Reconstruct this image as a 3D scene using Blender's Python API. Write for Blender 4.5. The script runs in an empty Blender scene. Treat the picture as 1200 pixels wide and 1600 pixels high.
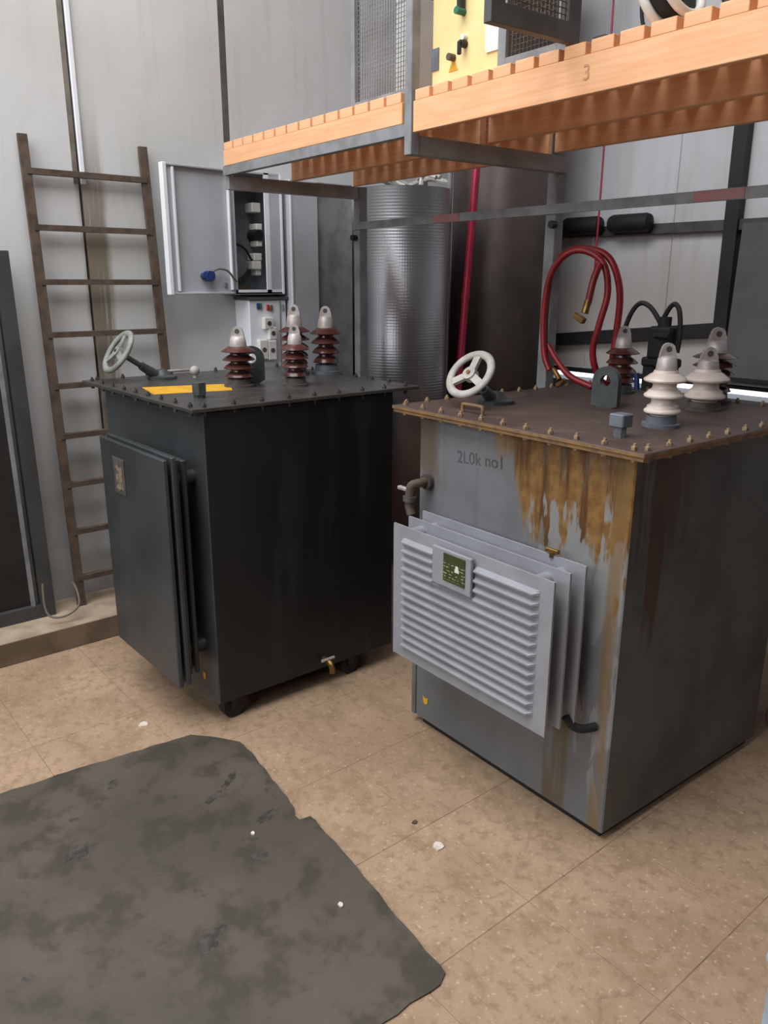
import bpy, bmesh, math, random
from mathutils import Matrix, Vector, Euler
random.seed(7)
S = bpy.context.scene
COL = S.collection
rad = math.radians

# ------------------------------------------------------------------ camera
F, PITCH, YAW, ROLL = 1240.0, rad(16.3), rad(50.4), rad(-0.2)
cam_d = bpy.data.cameras.new('camera'); cam = bpy.data.objects.new('camera', cam_d); COL.objects.link(cam)
cam_d.sensor_fit = 'VERTICAL'; cam_d.sensor_height = 24.0; cam_d.lens = 24.0 * F / 1600.0
cam_d.clip_start = 0.02
_fw = Vector((-math.sin(YAW) * math.cos(PITCH), math.cos(YAW) * math.cos(PITCH), -math.sin(PITCH)))
_r = Vector((math.cos(YAW), math.sin(YAW), 0)); _d = _fw.cross(_r)
_r2 = math.cos(ROLL) * _r + math.sin(ROLL) * _d; _d2 = -math.sin(ROLL) * _r + math.cos(ROLL) * _d
_m = Matrix((_r2, -_d2, -_fw)).transposed().to_4x4(); _m.translation = (0, 0, 1.6)
cam.matrix_world = _m
S.camera = cam

# ------------------------------------------------------------------ world, lights, exposure
w = bpy.data.worlds.new('daylight'); S.world = w; w.use_nodes = True
w.node_tree.nodes['Background'].inputs[0].default_value = (0.86, 0.93, 1.0, 1)
w.node_tree.nodes['Background'].inputs[1].default_value = 2.2
S.view_settings.view_transform = 'Standard'; S.view_settings.look = 'None'
S.view_settings.gamma = 1.0; S.view_settings.exposure = -0.32; S.view_settings.use_curve_mapping = False

def area(name, loc, rot, sx, sy, power, color):
    d = bpy.data.lights.new(name, 'AREA'); d.shape = 'RECTANGLE'; d.size = sx; d.size_y = sy
    d.energy = power; d.color = color
    o = bpy.data.objects.new(name, d); COL.objects.link(o); o.location = loc; o.rotation_euler = rot
    return o
# daylight through the high window band of the front wall (behind the photographer)
area('window_daylight', (-0.9, -4.45, 3.35), (rad(92), 0, 0), 5.0, 2.0, 150, (0.93, 0.97, 1.0))
# daylight falling through the roof light
area('roof_daylight', (-1.9, -0.5, 4.76), (0, 0, 0), 3.3, 4.2, 250, (1.0, 0.985, 0.97))

# ------------------------------------------------------------------ node helpers
def new_mat(name):
    m = bpy.data.materials.new(name); m.use_nodes = True
    nt = m.node_tree; b = nt.nodes['Principled BSDF']
    return m, nt, b
def N(nt, typ, **kw):
    n = nt.nodes.new(typ)
    for k, v in kw.items():
        if k.startswith('i_'): n.inputs[k[2:].replace('_', ' ')].default_value = v
        else: setattr(n, k, v)
    return n
def val(nt, x, sock):
    if isinstance(x, (int, float)): sock.default_value = x
    elif isinstance(x, tuple): sock.default_value = x
    else: nt.links.new(x, sock)
def mth(nt, op, a, b=0.0, c=None, clamp=False):
    n = N(nt, 'ShaderNodeMath', operation=op, use_clamp=clamp)
    val(nt, a, n.inputs[0]); val(nt, b, n.inputs[1])
    if c is not None: val(nt, c, n.inputs[2])
    return n.outputs[0]
def mixc(nt, f, a, b):
    n = N(nt, 'ShaderNodeMix', data_type='RGBA')
    val(nt, f, n.inputs[0]); val(nt, a, n.inputs[6]); val(nt, b, n.inputs[7])
    return n.outputs[2]
def c4(c): return (c[0], c[1], c[2], 1.0)
def srgb(r, g, b):
    f = lambda v: (v / 255 / 12.92) if v / 255 <= 0.04045 else ((v / 255 + 0.055) / 1.055) ** 2.4
    return (f(r), f(g), f(b))
def noise(nt, vec, scale, detail=4.0, rough=0.55, mapscale=None, loc=None):
    if mapscale or loc:
        mp = N(nt, 'ShaderNodeMapping'); nt.links.new(vec, mp.inputs[0])
        if mapscale: mp.inputs['Scale'].default_value = mapscale
        if loc: mp.inputs['Location'].default_value = loc
        vec = mp.outputs[0]
    n = N(nt, 'ShaderNodeTexNoise'); n.inputs['Scale'].default_value = scale
    n.inputs['Detail'].default_value = detail; n.inputs['Roughness'].default_value = rough
    nt.links.new(vec, n.inputs['Vector']); return n.outputs['Fac']
def ramp(nt, x, lo, hi):
    n = N(nt, 'ShaderNodeMapRange', interpolation_type='SMOOTHSTEP')
    val(nt, x, n.inputs[0]); val(nt, lo, n.inputs[1]); val(nt, hi, n.inputs[2]); return n.outputs[0]
def coords(nt, kind='Object'):
    return N(nt, 'ShaderNodeTexCoord').outputs[kind]
def wpos(nt): return N(nt, 'ShaderNodeNewGeometry').outputs['Position']
def sep(nt, v):
    s = N(nt, 'ShaderNodeSeparateXYZ'); nt.links.new(v, s.inputs[0]); return s.outputs
def bump(nt, b, h, strength, dist=0.002):
    n = N(nt, 'ShaderNodeBump'); n.inputs['Strength'].default_value = strength; n.inputs['Distance'].default_value = dist
    nt.links.new(h, n.inputs['Height']); nt.links.new(n.outputs[0], b.inputs['Normal'])
def simple(name, col, rough=0.6, metal=0.0, col2=None, scale=8.0, bumpk=0.0, spec=0.5, stretch=None):
    m, nt, b = new_mat(name)
    b.inputs['Roughness'].default_value = rough; b.inputs['Metallic'].default_value = metal
    b.inputs['Specular IOR Level'].default_value = spec
    if col2 is None: col2 = tuple(v * 0.72 for v in col)
    v = coords(nt)
    n = noise(nt, v, scale, mapscale=stretch)
    nt.links.new(mixc(nt, ramp(nt, n, 0.35, 0.7), c4(col), c4(col2)), b.inputs['Base Color'])
    if bumpk: bump(nt, b, noise(nt, v, scale * 6), bumpk)
    return m

M = {}
M['steel_grey'] = simple('painted_grey_steel', srgb(140, 142, 145), .5, 0, srgb(115, 116, 118), 12, .1)
M['frame_dark'] = simple('dark_painted_steel', srgb(84, 84, 84), .5, 0, srgb(64, 63, 62), 9, .1)
M['black_steel'] = simple('black_steel', srgb(34, 34, 38), .55, 0, srgb(26, 26, 28), 9)
M['rust_steel'] = simple('rusty_brown_steel', srgb(92, 78, 66), .75, 0, srgb(70, 56, 46), 18, .3)
M['cab_grey'] = simple('cabinet_grey_paint', srgb(186, 189, 196), .45, 0, srgb(176, 178, 184), 4)
M['cab_white'] = simple('cabinet_white_edge', srgb(238, 240, 246), .4, 0, srgb(230, 232, 238), 4)
M['white_plastic'] = simple('white_plastic', srgb(228, 226, 222), .4, 0, srgb(215, 212, 206), 10)
M['black_plastic'] = simple('black_plastic', srgb(28, 28, 30), .5)
M['rubber'] = simple('black_rubber', srgb(24, 24, 25), .7, 0, srgb(34, 33, 32), 20, .2)
M['blue'] = simple('blue_plastic', srgb(40, 62, 120), .45)
M['green'] = simple('green_plastic', srgb(40, 110, 90), .45)
M['redp'] = simple('red_plastic', srgb(180, 40, 60), .45)
M['red_hose'] = simple('red_rubber_hose', srgb(150, 30, 36), .4, 0, srgb(120, 22, 28), 14)
M['red_pipe'] = simple('red_painted_pipe', srgb(165, 30, 62), .4, 0, srgb(140, 24, 48), 6)
M['brass'] = simple('brass', srgb(150, 118, 70), .4, .8, srgb(110, 84, 50), 30)
M['brown_porcelain'] = simple('brown_porcelain', srgb(84, 48, 42), .22, 0, srgb(66, 36, 32), 10)
M['white_porcelain'] = simple('white_porcelain', srgb(226, 212, 202), .28, 0, srgb(205, 188, 176), 14)
M['zinc'] = simple('zinc_cap', srgb(190, 184, 180), .45, .25, srgb(160, 150, 146), 22, .1)
M['wheel_grey'] = simple('cast_grey_paint', srgb(178, 175, 168), .55, 0, srgb(156, 152, 144), 24, .2)
M['wheel_dull'] = simple('dull_green_grey_paint', srgb(140, 144, 138), .5, 0, srgb(118, 122, 116), 24, .2)
M['lug'] = simple('dark_grey_green_paint', srgb(72, 78, 78), .5, 0, srgb(54, 58, 58), 14)
M['flange_blue'] = simple('blue_grey_flange', srgb(108, 116, 124), .5, 0, srgb(88, 92, 98), 14)
M['dark_gasket'] = simple('dirty_flange', srgb(86, 82, 78), .6, 0, srgb(66, 58, 52), 16)
M['yellow'] = simple('yellow_paint', srgb(225, 172, 40), .5, 0, srgb(205, 150, 34), 20)
M['yellow_panel'] = simple('pale_yellow_panel', srgb(236, 216, 158), .5, 0, srgb(226, 200, 136), 4)
M['bolt_tan'] = simple('rusty_bolt', srgb(178, 156, 124), .55, .3, srgb(120, 90, 60), 60)
M['bolt_dark'] = simple('dark_bolt', srgb(92, 90, 88), .45, .4, srgb(64, 60, 58), 60)
M['paper'] = simple('white_scrap', srgb(225, 215, 205), .8, 0, srgb(205, 192, 178), 40)
M['dark_panel'] = simple('dark_brown_sheet', srgb(46, 42, 40), .5, 0, srgb(34, 30, 30), 4)
M['door_frame_grey'] = simple('dark_grey_door_frame', srgb(68, 68, 68), .55, 0, srgb(54, 54, 53), 6)
M['cable_grey'] = simple('grey_cable', srgb(120, 112, 98), .6)
M['dark_grey_board'] = simple('dark_grey_board', srgb(96, 96, 98), .6, 0, srgb(80, 80, 82), 3)
M['film'] = simple('crumpled_white_film', srgb(205, 202, 196), .35, 0, srgb(180, 176, 170), 20, .3)
M['radiator'] = simple('radiator_grey_paint', srgb(150, 151, 157), .42, 0, srgb(140, 140, 146), 10, .05)
M['lightblue'] = simple('light_blue_paint', srgb(165, 185, 205), .5)
M['pink_brown'] = simple('reddish_cloth', srgb(140, 96, 92), .8, 0, srgb(100, 66, 62), 20)
M['dark_wall'] = simple('dark_brown_brick_paint', srgb(88, 80, 74), .85, 0, srgb(74, 66, 60), 3)
M['galv'] = simple('mottled_dark_galvanised', srgb(116, 122, 128), .5, .2, srgb(84, 88, 88), 9)
M['joint_shadow'] = simple('joint_shadow_paint', srgb(126, 118, 108), .8, 0, srgb(104, 96, 86), 10)
M['beam_grey'] = simple('grey_beam_paint', srgb(158, 158, 158), .5, 0, srgb(138, 137, 136), 9)
M['kerb_shade'] = simple('brown_kerb_shade', srgb(124, 106, 90), .85, 0, srgb(100, 84, 70), 7, .3)
M['bracket_grey'] = simple('bracket_grey_paint', srgb(104, 107, 110), .5, 0, srgb(88, 90, 92), 9)
M['pink_tape'] = simple('faded_red_tape', srgb(165, 110, 112), .6, 0, srgb(150, 120, 120), 30)

def mat_plaster():
    m, nt, b = new_mat('grey_white_plaster')
    v = wpos(nt); s = sep(nt, v)
    n1 = noise(nt, v, 1.4, 5); n2 = noise(nt, v, 5, 5, loc=(3, 1, 2)); n3 = noise(nt, v, 3, 6, mapscale=(1, 6, .5))
    col = mixc(nt, ramp(nt, n1, .35, .7), c4(srgb(208, 208, 209)), c4(srgb(198, 197, 194)))
    col = mixc(nt, mth(nt, 'MULTIPLY', ramp(nt, n3, .52, .75), .2), col, c4(srgb(166, 160, 152)))
    # brown grime run below the joint
    off = mth(nt, 'ADD', s[1], mth(nt, 'MULTIPLY', mth(nt, 'SUBTRACT', n2, .5), .06))
    d = mth(nt, 'ABSOLUTE', mth(nt, 'SUBTRACT', off, 1.405))
    band = mth(nt, 'SUBTRACT', 1.0, ramp(nt, d, .035, .075))
    band = mth(nt, 'MULTIPLY', band, mth(nt, 'SUBTRACT', 1.0, ramp(nt, s[2], 1.7, 2.5)))
    band = mth(nt, 'MULTIPLY', band, ramp(nt, noise(nt, v, 5, 4, mapscale=(1, 14, .5)), .2, .5))
    col = mixc(nt, mth(nt, 'MULTIPLY', band, .9), col, c4(srgb(118, 104, 84)))
    low = mth(nt, 'MULTIPLY', mth(nt, 'SUBTRACT', 1.0, ramp(nt, s[2], .15, 1.3)), ramp(nt, n1, .3, .65))  # painted dimming of the wall towards the floor, mottled by noise
    col = mixc(nt, mth(nt, 'MULTIPLY', low, .7), col, c4(srgb(128, 117, 106)))
    nt.links.new(col, b.inputs['Base Color']); b.inputs['Roughness'].default_value = .8
    bump(nt, b, mth(nt, 'ADD', noise(nt, v, 7, 4), mth(nt, 'MULTIPLY', noise(nt, v, 60, 2), .2)), .35, .006)
    return m
M['plaster'] = mat_plaster()

def mat_floor():
    m, nt, b = new_mat('worn_beige_floor')
    v = wpos(nt)
    n1 = noise(nt, v, 2.2, 5); n2 = noise(nt, v, 26, 5, .7); n3 = noise(nt, v, 70, 3, .6, loc=(5, 2, 0)); n4 = noise(nt, v, 7, 5, .65, loc=(9, 4, 1))
    col = mixc(nt, ramp(nt, n1, .35, .68), c4(srgb(182, 154, 128)), c4(srgb(160, 133, 108)))
    col = mixc(nt, mth(nt, 'MULTIPLY', ramp(nt, n2, .48, .64), .6), col, c4(srgb(140, 112, 88)))
    col = mixc(nt, mth(nt, 'MULTIPLY', ramp(nt, n4, .5, .66), .6), col, c4(srgb(142, 120, 92)))
    col = mixc(nt, mth(nt, 'MULTIPLY', ramp(nt, n3, .58, .72), .6), col, c4(srgb(214, 192, 170)))
    # scuff scratches
    wv = N(nt, 'ShaderNodeTexVoronoi', feature='DISTANCE_TO_EDGE'); wv.inputs['Scale'].default_value = 2.3
    mp = N(nt, 'ShaderNodeMapping'); mp.inputs['Scale'].default_value = (1.0, .55, 1); mp.inputs['Rotation'].default_value = (0, 0, .5)
    nz = N(nt, 'ShaderNodeTexNoise'); nz.inputs['Scale'].default_value = 3.0
    nt.links.new(v, nz.inputs['Vector'])
    mx = N(nt, 'ShaderNodeVectorMath', operation='MULTIPLY_ADD'); nt.links.new(nz.outputs['Color'], mx.inputs[0])
    mx.inputs[1].default_value = (.5, .5, 0); nt.links.new(v, mx.inputs[2])
    nt.links.new(mx.outputs[0], mp.inputs[0]); nt.links.new(mp.outputs[0], wv.inputs['Vector'])
    line = mth(nt, 'SUBTRACT', 1.0, ramp(nt, wv.outputs['Distance'], .004, .016))
    line = mth(nt, 'MULTIPLY', line, ramp(nt, noise(nt, v, 2.6, 2, loc=(1, 7, 0)), .48, .6))
    col = mixc(nt, mth(nt, 'MULTIPLY', line, .22), col, c4(srgb(112, 96, 70)))
    oi = N(nt, 'ShaderNodeObjectInfo')
    col = mixc(nt, mth(nt, 'MULTIPLY', oi.outputs['Random'], .14), col, c4(srgb(150, 124, 98)))
    nt.links.new(col, b.inputs['Base Color']); b.inputs['Roughness'].default_value = .62
    b.inputs['Specular IOR Level'].default_value = .35
    bump(nt, b, n2, .25, .003)
    return m
M['floor'] = mat_floor()
M['grout'] = simple('dirty_joint', srgb(158, 132, 106), .9, 0, srgb(120, 98, 76), 9)
M['concrete'] = simple('plinth_concrete', srgb(180, 160, 138), .8, 0, srgb(150, 130, 110), 8, .4)

def mat_rubbermat():
    m, nt, b = new_mat('worn_grey_mat')
    v = wpos(nt)
    n1 = noise(nt, v, 2.0, 5); n2 = noise(nt, v, 7, 5, .62, loc=(4, 1, 0)); n3 = noise(nt, v, 90, 2, .5)
    col = mixc(nt, ramp(nt, n1, .35, .68), c4(srgb(77, 71, 62)), c4(srgb(94, 86, 76)))
    col = mixc(nt, mth(nt, 'MULTIPLY', ramp(nt, n2, .46, .62), .8), col, c4(srgb(58, 54, 44)))
    col = mixc(nt, mth(nt, 'MULTIPLY', ramp(nt, noise(nt, v, 11, 4, .6, loc=(1, 9, 0)), .66, .72), .8), col, c4(srgb(50, 48, 44)))
    col = mixc(nt, mth(nt, 'MULTIPLY', n3, .25), col, c4(srgb(80, 75, 69)))
    nt.links.new(col, b.inputs['Base Color']); b.inputs['Roughness'].default_value = .6
    bump(nt, b, mth(nt, 'ADD', n2, mth(nt, 'MULTIPLY', n3, .3)), .25, .004)
    return m
M['mat'] = mat_rubbermat()
M['stain'] = simple('oil_stain', srgb(50, 47, 42), .6, 0, srgb(82, 77, 70), 38)
M['pencil_wood'] = simple('faint_pencil_on_wood', srgb(196, 146, 108), .7)
M['pencil'] = simple('pencil_grey', srgb(84, 86, 88), .7)

def mat_wood(name, c1, c2):
    m, nt, b = new_mat(name)
    v = coords(nt)
    n = noise(nt, v, 9, 5, .6, mapscale=(.5, 4, 9))
    nt.links.new(mixc(nt, ramp(nt, n, .3, .7), c4(c1), c4(c2)), b.inputs['Base Color'])
    b.inputs['Roughness'].default_value = .65; bump(nt, b, n, .15)
    return m
M['wood'] = mat_wood('orange_pine_board', srgb(238, 186, 142), srgb(228, 166, 120))
M['wood_slat'] = mat_wood('pine_slat', srgb(214, 146, 98), srgb(186, 118, 74))

def mat_tank_rust():
    """grey paint with rust runs coming down from the lid; object x: 0 at the front corner, negative to the left"""
    m, nt, b = new_mat('grey_tank_paint_with_rust_runs')
    v = coords(nt); s = sep(nt, v); x, y, z = s[0], s[1], s[2]
    nbig = noise(nt, v, 4, 4); nst = noise(nt, v, 1.0, 5, .65, mapscale=(11, 11, 1.1)); nst2 = noise(nt, v, 1.0, 5, .6, mapscale=(22, 22, 2.0), loc=(3, 3, 1)); nf = noise(nt, v, 30, 4)
    base = mixc(nt, ramp(nt, nbig, .35, .7), c4(srgb(122, 123, 128)), c4(srgb(104, 106, 109)))
    base = mixc(nt, mth(nt, 'MULTIPLY', ramp(nt, nst2, .5, .75), .4), base, c4(srgb(92, 92, 88)))
    # duller, darker grey towards the bottom
    base = mixc(nt, mth(nt, 'MULTIPLY', mth(nt, 'SUBTRACT', 1.0, ramp(nt, z, .15, .75)), .5), base, c4(srgb(88, 92, 92)))
    front = mth(nt, 'LESS_THAN', y, .004)
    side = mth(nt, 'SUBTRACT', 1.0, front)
    # front face: region near the right corner (x from -.42 to 0)
    reg = ramp(nt, mth(nt, 'ADD', x, mth(nt, 'MULTIPLY', mth(nt, 'SUBTRACT', nst, .5), .28)), mth(nt, 'SUBTRACT', -.03, mth(nt, 'MULTIPLY', z, .40)), mth(nt, 'SUBTRACT', .02, mth(nt, 'MULTIPLY', z, .40)))
    reg2 = mth(nt, 'SUBTRACT', 1.0, ramp(nt, x, -.80, -.70))
    top = ramp(nt, z, .45, 1.15)
    thr = mth(nt, 'SUBTRACT', .80, mth(nt, 'MULTIPLY', top, .47))
    edge = mth(nt, 'MULTIPLY', ramp(nt, x, -.13, -.03), .12)
    thr = mth(nt, 'SUBTRACT', thr, edge)
    r1 = ramp(nt, nst, mth(nt, 'SUBTRACT', thr, .02), mth(nt, 'ADD', thr, .035))
    f1 = mth(nt, 'MULTIPLY', mth(nt, 'MULTIPLY', r1, reg), front)
    r2 = ramp(nt, nst2, mth(nt, 'ADD', thr, .02), mth(nt, 'ADD', thr, .12))
    f2 = mth(nt, 'MULTIPLY', mth(nt, 'MULTIPLY', mth(nt, 'MULTIPLY', r2, reg2), ramp(nt, z, .75, 1.05)), front)
    # narrow runs low at the corner and under the radiator outlet
    d1 = mth(nt, 'ABSOLUTE', mth(nt, 'ADD', x, mth(nt, 'ADD', .175, mth(nt, 'MULTIPLY', nst, .03))))
    run = mth(nt, 'MULTIPLY', mth(nt, 'SUBTRACT', 1.0, ramp(nt, d1, .03, .055)), mth(nt, 'SUBTRACT', 1.0, ramp(nt, z, .30, .40)))
    run = mth(nt, 'MULTIPLY', mth(nt, 'MULTIPLY', run, front), ramp(nt, nst2, .3, .5))
    d2 = mth(nt, 'ABSOLUTE', mth(nt, 'ADD', x, .035))
    run2 = mth(nt, 'MULTIPLY', mth(nt, 'MULTIPLY', mth(nt, 'SUBTRACT', 1.0, ramp(nt, d2, .012, .03)), front), ramp(nt, nst, .36, .46))
    # side face: darker brown runs near the front edge
    thr3 = mth(nt, 'SUBTRACT', .78, mth(nt, 'MULTIPLY', ramp(nt, z, .2, 1.15), .40))
    r3 = ramp(nt, nst, thr3, mth(nt, 'ADD', thr3, .1))
    f3 = mth(nt, 'MULTIPLY', mth(nt, 'MULTIPLY', r3, side), mth(nt, 'SUBTRACT', 1.0, ramp(nt, y, .12, .38)))
    rust = mixc(nt, ramp(nt, nf, .3, .7), c4(srgb(140, 106, 58)), c4(srgb(112, 78, 38)))
    rust = mixc(nt, ramp(nt, nst2, .48, .62), rust, c4(srgb(84, 55, 28)))
    pale = mixc(nt, ramp(nt, nst2, .42, .6), c4(srgb(150, 132, 92)), c4(srgb(128, 98, 52)))
    side_shade = mixc(nt, ramp(nt, nbig, .35, .7), c4(srgb(92, 95, 95)), c4(srgb(70, 72, 72)))  # shade of the side face, painted as a darker copy of the grey
    base = mixc(nt, side, base, side_shade)
    col = mixc(nt, mth(nt, 'MULTIPLY', mth(nt, 'MULTIPLY', ramp(nt, z, .7, 1.1), reg), mth(nt, 'MULTIPLY', front, .75)), base, pale)
    # paint showing through as ragged pale islands
    isl = mth(nt, 'MULTIPLY', mth(nt, 'MULTIPLY', ramp(nt, noise(nt, v, 1, 4, .6, mapscale=(14, 14, 3.2), loc=(2, 8, 5)), .50, .54), reg), front)
    col = mixc(nt, f1, col, rust)
    isl = mth(nt, 'MULTIPLY', isl, mth(nt, 'SUBTRACT', 1.0, mth(nt, 'MULTIPLY', ramp(nt, z, .98, 1.10), .85)))
    col = mixc(nt, mth(nt, 'MULTIPLY', isl, .9), col, c4(srgb(136, 138, 138)))
    col = mixc(nt, mth(nt, 'MULTIPLY', f2, .8), col, c4(srgb(96, 76, 56)))
    col = mixc(nt, mth(nt, 'MULTIPLY', run, .8), col, c4(srgb(92, 76, 50)))
    col = mixc(nt, mth(nt, 'MULTIPLY', run2, .7), col, c4(srgb(122, 95, 54)))
    col = mixc(nt, mth(nt, 'MULTIPLY', f3, .85), col, c4(srgb(74, 44, 28)))
    nt.links.new(col, b.inputs['Base Color'])
    b.inputs['Roughness'].default_value = .5; bump(nt, b, nf, .12)
    return m
M['tank_rust'] = mat_tank_rust()

def mat_tank_dark():
    m, nt, b = new_mat('dark_oily_tank_shaded_side')
    v = coords(nt); s = sep(nt, v)
    n = noise(nt, v, 3, 4); nst = noise(nt, v, 1, 5, .6, mapscale=(8, 8, .9))
    col = mixc(nt, ramp(nt, n, .35, .7), c4(srgb(64, 67, 69)), c4(srgb(52, 55, 56)))
    # black oil runs on the side face, then its shade painted over them
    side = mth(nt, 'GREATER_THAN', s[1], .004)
    oil = mth(nt, 'MULTIPLY', ramp(nt, nst, .36, .5), side)
    col = mixc(nt, mth(nt, 'MULTIPLY', oil, .85), col, c4(srgb(26, 26, 29)))
    col = mixc(nt, mth(nt, 'MULTIPLY', side, .7), col, c4(srgb(22, 22, 25)))  # painted shade: everything but the front goes nearly black
    nt.links.new(col, b.inputs['Base Color']); b.inputs['Roughness'].default_value = .42
    return m
M['tank_dark'] = mat_tank_dark()

def mat_lid(name, c1, c2, c3, rough, edge=None):
    m, nt, b = new_mat(name)
    v = coords(nt); n1 = noise(nt, v, 3, 5); n2 = noise(nt, v, 16, 5, .65)
    col = mixc(nt, ramp(nt, n1, .35, .7), c4(c1), c4(c2))
    col = mixc(nt, mth(nt, 'MULTIPLY', ramp(nt, n2, .5, .7), .6), col, c4(c3))
    if edge:
        g = sep(nt, N(nt, 'ShaderNodeNewGeometry').outputs['Normal'])
        f = mth(nt, 'LESS_THAN', g[2], .5)
        col = mixc(nt, f, col, mixc(nt, ramp(nt, n2, .4, .65), c4(edge), c4(c3)))
    nt.links.new(col, b.inputs['Base Color'])
    r = N(nt, 'ShaderNodeMapRange'); val(nt, n2, r.inputs[0]); r.inputs[3].default_value = rough - .1; r.inputs[4].default_value = rough + .15
    nt.links.new(r.outputs[0], b.inputs['Roughness']); bump(nt, b, n2, .12)
    return m
M['lid_rust'] = mat_lid('rusty_brown_lid', srgb(84, 70, 64), srgb(70, 54, 48), srgb(100, 82, 70), .5, srgb(140, 108, 66))
M['lid_dark'] = mat_lid('oily_dark_lid', srgb(72, 70, 68), srgb(58, 56, 54), srgb(84, 80, 76), .3)

def mat_foil():
    m, nt, b = new_mat('quilted_silver_foil')
    v = coords(nt, 'UV'); s = sep(nt, v)
    a = mth(nt, 'SINE', mth(nt, 'MULTIPLY', s[0], 2 * math.pi * 110)); c = mth(nt, 'SINE', mth(nt, 'MULTIPLY', s[1], 2 * math.pi * 130))
    h = mth(nt, 'ADD', mth(nt, 'MULTIPLY', a, .5), c)
    b.inputs['Base Color'].default_value = c4(srgb(158, 156, 160)); b.inputs['Metallic'].default_value = .9; b.inputs['Roughness'].default_value = .38
    bump(nt, b, h, .12, .002)
    return m
M['foil'] = mat_foil()
M['foil_brown'] = simple('dull_wrapped_sheet', srgb(92, 82, 78), .5, .4, srgb(76, 68, 64), 4)

def mat_sheet():
    m, nt, b = new_mat('off_white_wall_sheet')
    v = wpos(nt); s = sep(nt, v)
    n = noise(nt, v, 1.6, 5); n2 = noise(nt, v, 2, 5, .6, mapscale=(4, 1, .5))
    col = mixc(nt, ramp(nt, n, .35, .7), c4(srgb(214, 214, 220)), c4(srgb(200, 200, 204)))
    col = mixc(nt, mth(nt, 'MULTIPLY', ramp(nt, n2, .45, .7), .35), col, c4(srgb(176, 168, 158)))
    darkening = mth(nt, 'MULTIPLY', mth(nt, 'SUBTRACT', 1.0, ramp(nt, mth(nt, 'ADD', s[2], mth(nt, 'MULTIPLY', n, .5)), 1.7, 2.2)), .6)  # light falloff down the back wall, painted into the sheet colour
    col = mixc(nt, darkening, col, c4(srgb(170, 158, 146)))
    nt.links.new(col, b.inputs['Base Color']); b.inputs['Roughness'].default_value = .5
    return m
M['sheet'] = mat_sheet()

def mat_nameplate():
    m, nt, b = new_mat('green_engraved_nameplate')
    v = coords(nt); s = sep(nt, v)
    lines = mth(nt, 'GREATER_THAN', mth(nt, 'SINE', mth(nt, 'MULTIPLY', s[2], 620)), .35)
    words = ramp(nt, noise(nt, v, 60, 2, .5, mapscale=(1.5, 1, 2.5)), .5, .54)
    body = mth(nt, 'SUBTRACT', 1.0, ramp(nt, mth(nt, 'ABSOLUTE', mth(nt, 'ADD', s[2], .008)), .028, .030))
    f = mth(nt, 'MULTIPLY', mth(nt, 'MULTIPLY', lines, words), body)
    col = mixc(nt, mth(nt, 'MULTIPLY', f, .85), c4(srgb(54, 66, 34)), c4(srgb(170, 164, 130)))
    nt.links.new(col, b.inputs['Base Color']); b.inputs['Roughness'].default_value = .35
    return m
M['nameplate'] = mat_nameplate()
M['torn_plate'] = simple('torn_label', srgb(150, 132, 112), .6, 0, srgb(62, 56, 52), 46)

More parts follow.
